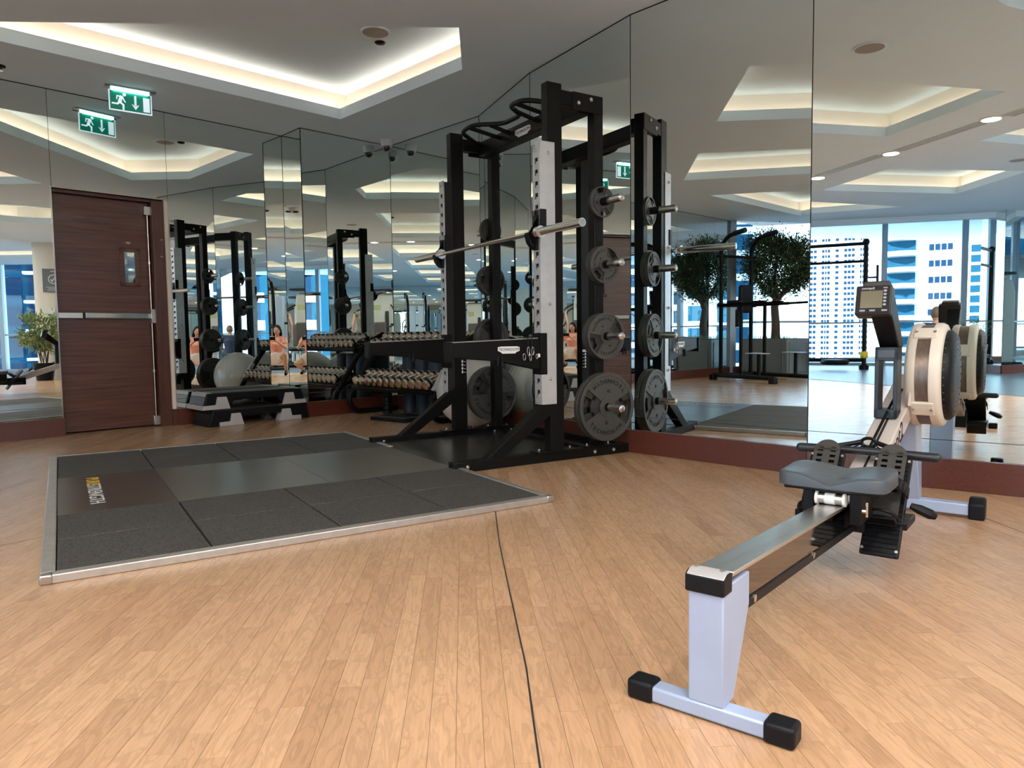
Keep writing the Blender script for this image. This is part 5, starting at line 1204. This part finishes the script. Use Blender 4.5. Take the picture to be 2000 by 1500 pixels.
# selectorised machines
def gym_machine(label, x, y, rz, h=2.2, kind=0):
    o = thing('weight_machine', label, 'exercise machine', (x, y, 0), rz)
    b = MB(); b.side([(-0.20, 0.05), (0.26, 0.05), (0.26, h - 0.45), (0.20, h - 0.16), (0.05, h - 0.10), (-0.12, h - 0.14), (-0.20, h - 0.4)], -0.33, 0.33); sh = obj('shroud', b, 'shroud', o, bevel=0.05, seg=3)
    b = MB(); b.side([(0.262, 0.30), (0.285, 0.30), (0.285, h - 0.75), (0.262, h - 0.62)], 0.10, 0.22); obj('weight_slot', b, 'gap', sh, bevel=0.01)
    b = MB(); b.box(0.262, 0.275, -0.24, -0.04, h - 0.58, h - 0.44); obj('instruction_placard', b, 'olivetag', sh, bevel=0.004)
    b = MB(); b.box(-0.05, 0.05, -0.05, 0.05, h - 0.16, h - 0.02); b.box(-0.10, 0.36, -0.45, 0.45, h - 0.04, h + 0.02); obj('pulley_head', b, 'blackpl', o, bevel=0.012, split=False)
    b = MB(); b.tube(fillet([(-0.25, -0.5, 0.05), (1.1, -0.5, 0.05), (1.1, 0.5, 0.05), (-0.25, 0.5, 0.05), (-0.25, -0.45, 0.05)], 0.08), 0.045, 10); obj('floor_frame', b, 'black', o)
    b = MB(); b.cyl((0.75, 0, 0.06), (0.75, 0, 0.45), 0.04, 12); b.cyl((0.3, 0, 0.40), (0.9, 0, 0.40), 0.035, 10); obj('seat_post', b, 'steel', o, split=False)
    b = MB(); b.box(0.55, 0.98, -0.20, 0.20, 0.45, 0.53); obj('seat', b, 'blackpl', o, bevel=0.03)
    b = MB(); b.box(0.42, 0.52, -0.20, 0.20, 0.55, 1.25, Matrix.Rotation(radians(0), 4, 'Y')); obj('back_pad', b, mat('brown_black_pad', (0.035, 0.022, 0.017), 0.6), o, bevel=0.04)
    for s in (-1, 1):
        b = MB(); b.tube(fillet([(0.30, s * 0.30, 1.75), (0.55, s * 0.48, 1.60), (0.62, s * 0.50, 1.15), (0.85, s * 0.40, 1.10)], 0.12), 0.024, 10); lv = obj('lever_arm', b, 'black', o)
        b = MB(); b.tube([(0.75, s * 0.44, 1.115), (0.90, s * 0.38, 1.09)], 0.03, 10); obj('grip', b, 'blackpl', lv)
    return o
def cable_arm(label, x, y, rz):
    o = thing('cable_machine', label, 'exercise machine', (x, y, 0), rz)
    b = MB(); b.box(-0.3, 0.3, -0.45, 0.45, 0.0, 0.06); obj('base', b, 'black', o, bevel=0.01)
    for s in (-1, 1):
        b = MB(); b.tube(fillet([(-0.15, s * 0.32, 0.05), (-0.15, s * 0.32, 2.0), (0.0, s * 0.32, 2.28), (0.30, s * 0.32, 2.28)], 0.22, 6), 0.045, 12); c = obj('curved_column', b, 'black', o)
        b = MB(); b.lathe([(0.09, -0.02), (0.09, 0.02)], 18, Matrix.Translation((0.30, s * 0.32, 2.20)) @ Matrix.Rotation(pi / 2, 4, 'X')); obj('pulley', b, 'blackpl', c)
        b = MB(); b.cyl((0.30, s * 0.32, 2.12), (0.30, s * 0.32, 1.2), 0.006, 6); obj('cable', b, 'gap', c)
        b = MB(); b.tube([(0.30, s * 0.32 - 0.08, 1.15), (0.30, s * 0.32 + 0.08, 1.15)], 0.02, 8); obj('pull_handle', b, 'blackpl', c)
        b = MB(); b.box(-0.28, -0.05, s * 0.15 - 0.10, s * 0.15 + 0.10, 0.1, 1.9); obj('weight_guard', b, 'frame', o, bevel=0.02)
    b = MB(); b.cyl((-0.15, -0.32, 1.2), (-0.15, 0.32, 1.2), 0.03, 10); obj('cross_tube', b, 'black', o)
gym_machine('cream-shrouded weight machine with brown back pad, seen in the corner mirror beside the rack', 1.62, -5.4, radians(82))
gym_machine('cream-shrouded weight machine mirrored above the crouching woman', 2.35, -7.4, radians(70), 2.1)
gym_machine('cream-shrouded weight machine beyond the standing man', 3.6, -5.2, radians(95), 2.0)
gym_machine('cream-shrouded weight machine farthest back near the rear mirror', -1.4, -9.6, radians(80), 2.1)
gym_machine('cream-shrouded weight machine near the rear window wall', -3.6, -8.4, radians(60), 2.0)
cable_arm('dark cable machine with curved twin columns behind the photographer', 0.6, -3.4, radians(92))
cable_arm('dark cable machine with curved twin columns farther toward the rear mirror', 0.1, -9.2, radians(85))
# incline bench
o = thing('incline_bench', 'black padded incline bench with pale side rails by the planter', 'bench', (-7.25, 0.25, 0), radians(20))
b = MB(); b.tube([(-0.6, 0, 0.10), (0.6, 0, 0.10)], 0.03, 8); b.tube([(-0.6, -0.25, 0.03), (-0.6, 0.25, 0.03)], 0.03, 8); b.tube([(0.6, -0.25, 0.03), (0.6, 0.25, 0.03)], 0.03, 8); b.tube([(0.3, 0, 0.1), (0.2, 0, 0.45)], 0.03, 8); obj('frame', b, 'black', o, split=False)
b = MB(); b.side([(-0.55, 0.30), (0.55, 0.75), (0.52, 0.83), (-0.58, 0.38)], -0.13, 0.13); obj('pad', b, 'blackpl', o, bevel=0.02)
for s in (-1, 1): b = MB(); b.side([(-0.60, 0.22), (0.40, 0.58), (0.40, 0.65), (-0.60, 0.30)], s * 0.16 - 0.012, s * 0.16 + 0.012); obj('side_rail', b, 'cream', o, bevel=0.004)
# fern beside the mirrored pillar
t = thing('parlour_palm', 'green fern-like palm in terracotta pot at the foot of the mirrored pillar', 'potted plant', (-4.75, -4.25, 0), 0)
b = MB(); b.lathe([(0.001, 0), (0.18, 0), (0.24, 0.55), (0.22, 0.55), (0.001, 0.5)], 20); obj('pot', b, mat('terracotta', (0.28, 0.10, 0.04), 0.7), t)
r = random.Random(9); b = MB()
for k in range(46):
    a = r.uniform(0, 2 * pi); L = r.uniform(0.45, 0.9); e = r.uniform(0.5, 1.3); pr_ = Vector((0, 0, 0.5))
    for q in range(9):
        t_ = (q + 1) / 9; p_ = Vector((cos(a) * L * t_ * cos(e * (1 - .3 * t_)), sin(a) * L * t_ * cos(e * (1 - .3 * t_)), 0.5 + L * (sin(e) * t_ - 0.5 * t_ * t_) + .25 * t_)); d_ = (p_ - pr_).normalized(); s_ = d_.cross(Vector((0, 0, 1))).normalized()
        for sg in (-1, 1): b.add([p_, p_ + s_ * sg * 0.10 * (1.1 - t_) + d_ * 0.06, p_ + d_ * 0.02], [(0, 1, 2)])
        pr_ = p_
obj('fronds', b, 'leaf3', t, smooth=False, kind='stuff')
# ================================================================ PEOPLE (seen in the mirrors)
def hand(mb, wrist, d, up, s=1.0, curl=0.5):
    """palm and five fingers; d = direction of the fingers, up = back of the hand"""
    d = Vector(d).normalized(); up = Vector(up); up = (up - d * up.dot(d)).normalized(); side = d.cross(up)
    w = Vector(wrist); pl = 0.085 * s
    mb.tube([w, w + d * 0.03 * s, w + d * pl], .02, 10, rs=[0.022 * s, 0.030 * s, 0.030 * s])
    for k, (o, L) in enumerate(((-0.028, .062), (-0.010, .074), (0.010, .079), (0.028, .070))):
        p = w + d * pl * 0.92 + side * o * s; c = curl
        q = p + (d * cos(c * .6) - up * sin(c * .6)) * L * .45 * s; r_ = q + (d * cos(c * 1.6) - up * sin(c * 1.6)) * L * .33 * s; e = r_ + (d * cos(c * 2.4) - up * sin(c * 2.4)) * L * .25 * s
        mb.tube([p, q, r_, e], .009, 8, rs=[.0092 * s, .0088 * s, .008 * s, .0065 * s])
    p = w + d * 0.02 * s - side * 0.024 * s; q = p - side * .03 * s + d * .025 * s - up * .01 * s; e = q + d * .032 * s - side * .006 * s - up * .012 * s
    mb.tube([p, q, e], .011, 8, rs=[.012 * s, .0105 * s, .008 * s])
def figure(name, label, J, loc, rz, top, bottom, hair, sleeves=True, long_hair=False, shoes='navy', face=(0, 1, 0), k=1.0, legs_bare=True, hands=None):
    """J: joints in local metres. One continuous body, clothes and hair as parts"""
    o = thing(name, label, 'person', loc, rz)
    V = {a: Vector(b) for a, b in J.items()}
    b = MB()
    f = Vector(face).normalized(); hd = V['head']; upv = (V['head'] - V['neck']).normalized(); sd = f.cross(upv).normalized()
    T = frame_T(hd, sd, f); T = Matrix(((sd.x, f.x, upv.x, hd.x), (sd.y, f.y, upv.y, hd.y), (sd.z, f.z, upv.z, hd.z), (0, 0, 0, 1)))
    b.sphere((0, 0, 0), 1, 18, 12); 
    b.v = [tuple(T @ Vector((x * 0.074 * k, y * 0.092 * k, z * 0.112 * k))) for x, y, z in b.v]
    b.tube([T @ Vector((0, 0.055 * k, -0.06 * k)), T @ Vector((0, 0.075 * k, -0.085 * k))], .03, 10, rs=[.045 * k, .028 * k])
    b.tube([T @ Vector((0, 0.085 * k, 0.012 * k)), T @ Vector((0, 0.108 * k, -0.022 * k))], .01, 8, rs=[.008 * k, .014 * k])
    for s in (-1, 1): b.sphere(T @ Vector((s * 0.076 * k, -0.004, -0.005)), 0.018 * k, 8, 6, (0.5, 1, 1.5))
    b.tube([V['chest'], V['neck'], V['neck'] * .4 + hd * .6], .05, 12, rs=[.07 * k, .052 * k, .050 * k])
    b.tube([V['pelvis'], V['waist'], V['chest'], V['chest'] * .35 + V['neck'] * .65], .13, 16, rs=[.135 * k, .115 * k, .138 * k, .085 * k])
    for s in 'LR':
        b.tube([V['chest'] * .45 + V['neck'] * .55, V['sh' + s]], .05, 10, rs=[.07 * k, .056 * k])
        b.tube([V['sh' + s], V['el' + s]], .04, 10, rs=[.052 * k, .038 * k]); b.sphere(V['el' + s], .038 * k, 10, 6)
        b.tube([V['el' + s], V['wr' + s]], .04, 10, rs=[.038 * k, .024 * k])
        dh = (V['wr' + s] - V['el' + s]) if not hands else Vector(hands[s]); hand(b, V['wr' + s], dh, f if not hands else (V['wr' + s] - V['el' + s]), k, 0.5)
        b.tube([V['pelvis'] * .6 + V['hip' + s] * .4, V['hip' + s], V['kn' + s]], .08, 12, rs=[.10 * k, .092 * k, .058 * k]); b.sphere(V['kn' + s], .058 * k, 10, 8)
        b.tube([V['kn' + s], V['kn' + s] * .65 + V['an' + s] * .35, V['an' + s]], .05, 10, rs=[.054 * k, .056 * k, .035 * k])
    body = obj('body', b, 'skin', o, split=False, ang=180)
    rm = body.modifiers.new('join', 'REMESH'); rm.mode = 'VOXEL'; rm.voxel_size = 0.009; rm.use_smooth_shade = True
    sm = body.modifiers.new('soften', 'SMOOTH'); sm.iterations = 4; sm.factor = 0.5
    def cloth(nm, tubes, m, vx=0.012):
        c = MB()
        for pts, rs in tubes: c.tube(pts, .1, 14, rs=[q * k for q in rs])
        c_ = obj(nm, c, m, o, split=False, ang=180); r2 = c_.modifiers.new('join', 'REMESH'); r2.mode = 'VOXEL'; r2.voxel_size = vx; r2.use_smooth_shade = True
        s2 = c_.modifiers.new('soften', 'SMOOTH'); s2.iterations = 3; s2.factor = 0.5; return c_
    tb = [([V['pelvis'], V['waist'], V['chest'], V['chest'] * .4 + V['neck'] * .6], [.165, .142, .166, .100])]
    for s in 'LR':
        tb.append(([V['chest'] * .5 + V['neck'] * .5, V['sh' + s]], [.090, .078]))
        if sleeves: tb.append(([V['sh' + s], V['sh' + s] * .45 + V['el' + s] * .55], [.076, .064]))
    cloth('top', tb, top)
    tb = [([V['waist'] * .35 + V['pelvis'] * .65, V['pelvis']], [.150, .178])]
    for s in 'LR': tb.append(([V['pelvis'] * .5 + V['hip' + s] * .5, V['hip' + s], V['hip' + s] * .45 + V['kn' + s] * .55], [.150, .128, .116 if legs_bare else .088]))
    if bottom == 'skirt':
        mk = (V['knL'] + V['knR']) * 0.5; tb.append(([V['pelvis'] + Vector((0, 0, 0.02)), V['pelvis'] * .6 + mk * .4, V['pelvis'] * .35 + mk * .65], [.17, .155, .135]))
        for s in (-1, 1): tb.append(([V['pelvis'] + Vector((s * .06, .05, 0)), V['pelvis'] * .4 + mk * .6 + Vector((s * .07, 0, 0))], [.14, .12]))
    if not legs_bare:
        for s in 'LR': tb.append(([V['hip' + s] * .45 + V['kn' + s] * .55, V['kn' + s], V['an' + s]], [.08, .068, .05]))
    cloth('skirt' if bottom == 'skirt' else 'shorts', tb, bottom)
    # hair cap
    c = MB(); c.sphere((0, 0, 0), 1, 18, 12); c.v = [tuple(T @ Vector((x * 0.083 * k, -0.014 * k + y * 0.092 * k, 0.022 * k + z * 0.108 * k))) for x, y, z in c.v]
    if long_hair:
        for s in (-1, 1): c.tube([T @ Vector((s * .062 * k, -0.02 * k, .02 * k)), T @ Vector((s * .078 * k, -0.015 * k, -.10 * k)), T @ Vector((s * .075 * k, -0.01 * k, -.20 * k))], .03, 8, rs=[.035 * k, .034 * k, .018 * k])
        c.tube([T @ Vector((0, -0.07 * k, .03 * k)), T @ Vector((0, -0.08 * k, -.10 * k)), T @ Vector((0, -0.07 * k, -.20 * k))], .05, 8, rs=[.05 * k, .055 * k, .03 * k])
    # keep the face clear
    h_ = obj('hair', c, hair, o, split=False, ang=180); r3 = h_.modifiers.new('join', 'REMESH'); r3.mode = 'VOXEL'; r3.voxel_size = 0.008; r3.use_smooth_shade = True
    for s in (-1, 1):
        c = MB(); c.sphere(T @ Vector((s * 0.030 * k, 0.084 * k, 0.010 * k)), 0.0085 * k, 8, 6); obj('eye', c, 'hair', o)
    c = MB(); c.sphere(T @ Vector((0, 0.098 * k, -0.052 * k)), 0.014 * k, 10, 6, (1.5, .6, .5)); obj('mouth', c, mat('lips', (0.35, 0.10, 0.09), 0.5), o)
    for s in 'LR':
        a = V['an' + s]; tdir = Vector(J['toe' + s]) - a; e = a + tdir
        c = MB(); c.tube([Vector((a.x, a.y, a.z + .02)) - tdir * .22, Vector((a.x, a.y, a.z - 0.02)), Vector((e.x, e.y, e.z))], .04, 12, rs=[.038 * k, .045 * k, .034 * k]); obj('shoe', c, shoes, o, ang=80)
    return o
# crouching woman with the phone, the photographer: faces +y
# the lens of her phone is where this picture was taken from, so she is behind it
J = dict(head=(-0.03, -0.36, 0.985), neck=(-0.02, -0.40, 0.845), chest=(0.0, -0.42, 0.70), waist=(0.0, -0.43, 0.53), pelvis=(0.0, -0.44, 0.37),
         shL=(-0.155, -0.40, 0.79), elL=(-0.235, -0.26, 0.60), wrL=(-0.085, -0.095, 0.752), shR=(0.155, -0.40, 0.79), elR=(0.235, -0.25, 0.60), wrR=(0.085, -0.095, 0.752),
         hipL=(-0.10, -0.43, 0.35), knL=(-0.25, -0.08, 0.47), anL=(-0.22, -0.28, 0.10), toeL=(-0.24, -0.14, 0.045),
         hipR=(0.10, -0.43, 0.35), knR=(0.24, -0.10, 0.27), anR=(0.18, -0.42, 0.10), toeR=(0.20, -0.30, 0.045))
figure('person', 'person crouching in peach top and pale skirt, photographing with a phone', J, (0, 0, 0), 0, 'dress', 'skirt', 'hair', True, True, 'blackpl', (0.05, 1, -0.15), 0.95, hands={'L': (0.75, 0.2, 0.6), 'R': (-0.75, 0.2, 0.6)})
t = thing('phone', 'dark phone held up in both hands by the crouching person', 'phone', (0, -0.045, 0.808), 0)
b = MB(); b.box(-0.075, 0.075, -0.004, 0.004, -0.036, 0.036); obj('case', b, 'blackpl', t, bevel=0.003); b = MB(); b.cyl((0.0, 0.004, 0.0), (0.0, 0.006, 0.0), 0.008, 14); b.cyl((-0.022, 0.004, 0.0), (-0.022, 0.006, 0.0), 0.008, 14); obj('lens', b, 'gap', t)
# seated man in navy, back turned
J = dict(head=(0, 0.04, 1.05), neck=(0, 0.01, 0.90), chest=(0, -0.01, 0.76), waist=(0, -0.02, 0.57), pelvis=(0, 0.0, 0.41),
         shL=(-0.19, 0, 0.85), elL=(-0.26, 0.10, 0.60), wrL=(-0.18, 0.32, 0.53), shR=(0.19, 0, 0.85), elR=(0.26, 0.10, 0.60), wrR=(0.18, 0.32, 0.53),
         hipL=(-0.10, 0.02, 0.39), knL=(-0.16, 0.42, 0.46), anL=(-0.16, 0.45, 0.10), toeL=(-0.17, 0.62, 0.045), hipR=(0.10, 0.02, 0.39), knR=(0.16, 0.42, 0.46), anR=(0.16, 0.45, 0.10), toeR=(0.17, 0.62, 0.045))
figure('person', 'person in navy shirt with short light hair sitting with back turned', J, (-4.05, -2.75, 0), radians(150), 'navy', 'shorts', mat('light_brown_hair', (0.12, 0.08, 0.05), 0.6), True, False, 'white', (0, 1, 0), 1.0, legs_bare=False)
o = thing('flat_bench', 'black flat bench beneath the seated person in navy', 'bench', (-4.05, -2.75, 0), radians(150))
b = MB(); b.box(-0.16, 0.16, -0.35, 0.55, 0.20, 0.28); obj('pad', b, 'blackpl', o, bevel=0.02); b = MB(); b.box(-0.04, 0.04, -0.3, 0.5, 0.15, 0.20); b.box(-0.25, 0.25, -0.32, -0.26, 0, 0.05); b.box(-0.25, 0.25, 0.46, 0.52, 0, 0.05); b.box(-0.03, 0.03, -0.32, -0.26, 0.05, 0.16); b.box(-0.03, 0.03, 0.46, 0.52, 0.05, 0.16); obj('frame', b, 'black', o, split=False)
# standing man in a vest
J = dict(head=(0, 0.03, 1.68), neck=(0, 0.0, 1.52), chest=(0, -0.01, 1.33), waist=(0, 0, 1.10), pelvis=(0, 0.0, 0.94),
         shL=(-0.20, 0, 1.46), elL=(-0.27, -0.02, 1.18), wrL=(-0.26, 0.06, 0.93), shR=(0.20, 0, 1.46), elR=(0.27, -0.02, 1.18), wrR=(0.26, 0.06, 0.93),
         hipL=(-0.10, 0, 0.92), knL=(-0.12, 0.03, 0.50), anL=(-0.12, 0, 0.10), toeL=(-0.14, 0.16, 0.045), hipR=(0.10, 0, 0.92), knR=(0.12, 0.03, 0.50), anR=(0.12, 0, 0.10), toeR=(0.14, 0.16, 0.045))
figure('person', 'person standing in olive sleeveless vest and dark shorts with arms hanging', J, (1.95, -3.95, 0), radians(200), 'olive', 'shorts', 'hair', False, False, 'blackpl', (0, 1, 0), 1.02)
# ================================================================ CITY OUTSIDE THE WINDOWS
gp_ = MB(); gp_.box(-900, 900, -900, 900, -61, -60); obj('ground', gp_, mat('city_ground', (0.62, 0.64, 0.66), 0.9), smooth=False, kind='structure')
def grid_pt(az, dist, off=0.0):
    a = radians(az); return Vector((cos(a) * dist - sin(a) * off, sin(a) * dist + cos(a) * off))
def tower_block(label, x, y, face_az, w, d, h0, h1, style, body='bwhite', win='bglass', fl=3.1):
    """local +x faces the gym"""
    o = thing('apartment_tower', label, 'building', (x, y, 0), radians(face_az))
    b = MB(); b.box(-d, 0, -w / 2, w / 2, h0, h1); obj('walls', b, body, o, smooth=False)
    n = int((h1 - h0) / fl); wm = MB(); sb = MB()
    for i in range(n):
        z = h0 + i * fl
        if style == 'rows':
            y0 = -w / 2 + 1.2
            groups = [(1.8,), (1.4, 1.4, 1.4, 0.9), (1.6, 1.6, 1.6), (1.8,), (1.4, 0.9, 1.4), (1.6, 1.6), (1.8,)]
            gap = (w - 2.4 - sum(sum(g) + 0.35 * (len(g) - 1) for g in groups)) / (len(groups) - 1)
            for g in groups:
                for q in g: wm.box(-0.05, 0.10, y0, y0 + q, z + 0.7, z + 2.3); y0 += q + 0.35
                y0 += gap - 0.35
            sb.box(0, 0.7, -w * 0.18, w * 0.02, z - 0.12, z + 0.12); sb.box(0, 0.7, w * 0.12, w * 0.32, z - 0.12, z + 0.12)
        elif style == 'balcony':
            wm.box(-0.05, 0.15, -w * 0.44, -w * 0.06, z + 0.2, z + 2.7); wm.box(-0.05, 0.15, w * 0.06, w * 0.44, z + 0.2, z + 2.7)
            for s in (-1, 1): sb.prism([(0, s * w * 0.46), (1.1, s * w * 0.38), (1.6, s * w * 0.25), (1.1, s * w * 0.12), (0, s * w * 0.04)], z - 0.25, z + 0.85)
        elif style == 'glass':
            wm.box(-0.05, 0.15, -w * 0.49, w * 0.49, z + 0.35, z + fl - 0.15)
        elif style == 'mixed':
            for k in range(int(w // 4)):
                y0 = -w / 2 + 0.6 + k * 4
                if (k + i * 0) % 3 != 1: wm.box(-0.05, 0.12, y0, y0 + 2.6, z + 0.5, z + 2.6)
                else: wm.box(-0.05, 0.12, y0, y0 + 3.4, z + 0.1, z + 2.8); sb.box(0, 1.2, y0 - 0.3, y0 + 3.7, z - 0.15, z + 0.15)
    wf = obj('windows', wm, win, o, smooth=False, kind='stuff')
    if sb.v: obj('balcony_slabs', sb, 'bwhite', o, smooth=False, kind='stuff')
    return o
# white tower with many small windows (left part of the window view)
p = grid_pt(-140.3, 450); tower_block('white tower of many small blue windows filling the view beyond the training rig', p.x, p.y, 39.7, 44, 20, -60, 165, 'rows')
# white tower with balcony bay and pairs of windows
p = grid_pt(-135.2, 150, 0)
o = tower_block('white apartment tower with bay of curved blue balconies behind the seated person', p.x, p.y, 44.8, 19, 16, -60, 75, 'none')
wm = MB(); sb = MB()
obj_p = o
for i in range(-19, 24):
    z = i * 3.05
    wm.box(0.0, 0.5, 1.6, 6.4, z + 0.25, z + 2.55)
    sb.prism([(0.4, 7.0), (1.8, 6.3), (2.6, 4.0), (1.8, 1.7), (0.4, 1.0)], z - 0.25, z + 0.55)
ow = obj('bay_glass', wm, 'bglass2', o, smooth=False, kind='stuff'); obj('balcony_slabs', sb, 'bwhite', o, smooth=False, kind='stuff')
first = None
for i in range(-5, 14):
    z = i * 3.05
    for q in range(4):
        for r_ in range(2):
            m_ = MB()
            if first is None: m_.box(-0.05, 0.12, -0.40, 0.40, 0, 1.15 if r_ else 1.15); first = obj('window_pane', m_, 'bglass', o, smooth=False); me_ = first.data; first.location = (0, -4.0 + q * 1.0, z + 0.5)
            elif r_ == 0:
                c = bpy.data.objects.new('window_pane', me_); COL.objects.link(c); c.parent = o; c.location = (0, -4.0 + q * 1.0, z + 0.5)
    m_ = MB()
p = grid_pt(-131.3, 120); tower_block('narrow blue glass tower with pale floor bands beyond the window end', p.x, p.y, 49, 5, 12, -60, 60, 'glass', win='bglass2', fl=1.5)
p = grid_pt(-121.0, 70); tower_block('blue glass apartment block with rounded white balconies seen beside the photographer', p.x, p.y, 59, 24, 16, -60, 45, 'balcony', body='bglass2', win='bglass')
p = grid_pt(-112.0, 90); tower_block('pale tower of mixed windows to the rear', p.x, p.y, 68, 20, 16, -60, 40, 'mixed', win='bglass2')
p = grid_pt(-149.0, 120); tower_block('blue glass tower behind the foot of the pull-up frame', p.x, p.y, 31, 12, 16, -60, 22, 'glass', win='bglass')
p = grid_pt(-171.5, 95); tower_block('white tower with broad teal windows behind the olive tree', p.x, p.y, 8, 22, 16, -60, 50, 'mixed', win='bglass2')
p = grid_pt(-181.0, 70); tower_block('blue glass tower beyond the planter', p.x, p.y, 0, 12, 16, -60, 40, 'glass', win='bglass')
p = grid_pt(-100.0, 110); tower_block('blue-banded tower far to the rear', p.x, p.y, 80, 26, 16, -60, 50, 'mixed', win='bglass')
p = grid_pt(-22.0, 80); tower_block('blue glass office block beyond the cream column', p.x, p.y, 158, 40, 16, -60, 40, 'mixed', body='bglass2', win='bglass')
p = grid_pt(-62.0, 100); tower_block('pale apartment block beyond the rear right windows', p.x, p.y, 135, 34, 16, -60, 35, 'balcony', win='bglass2')
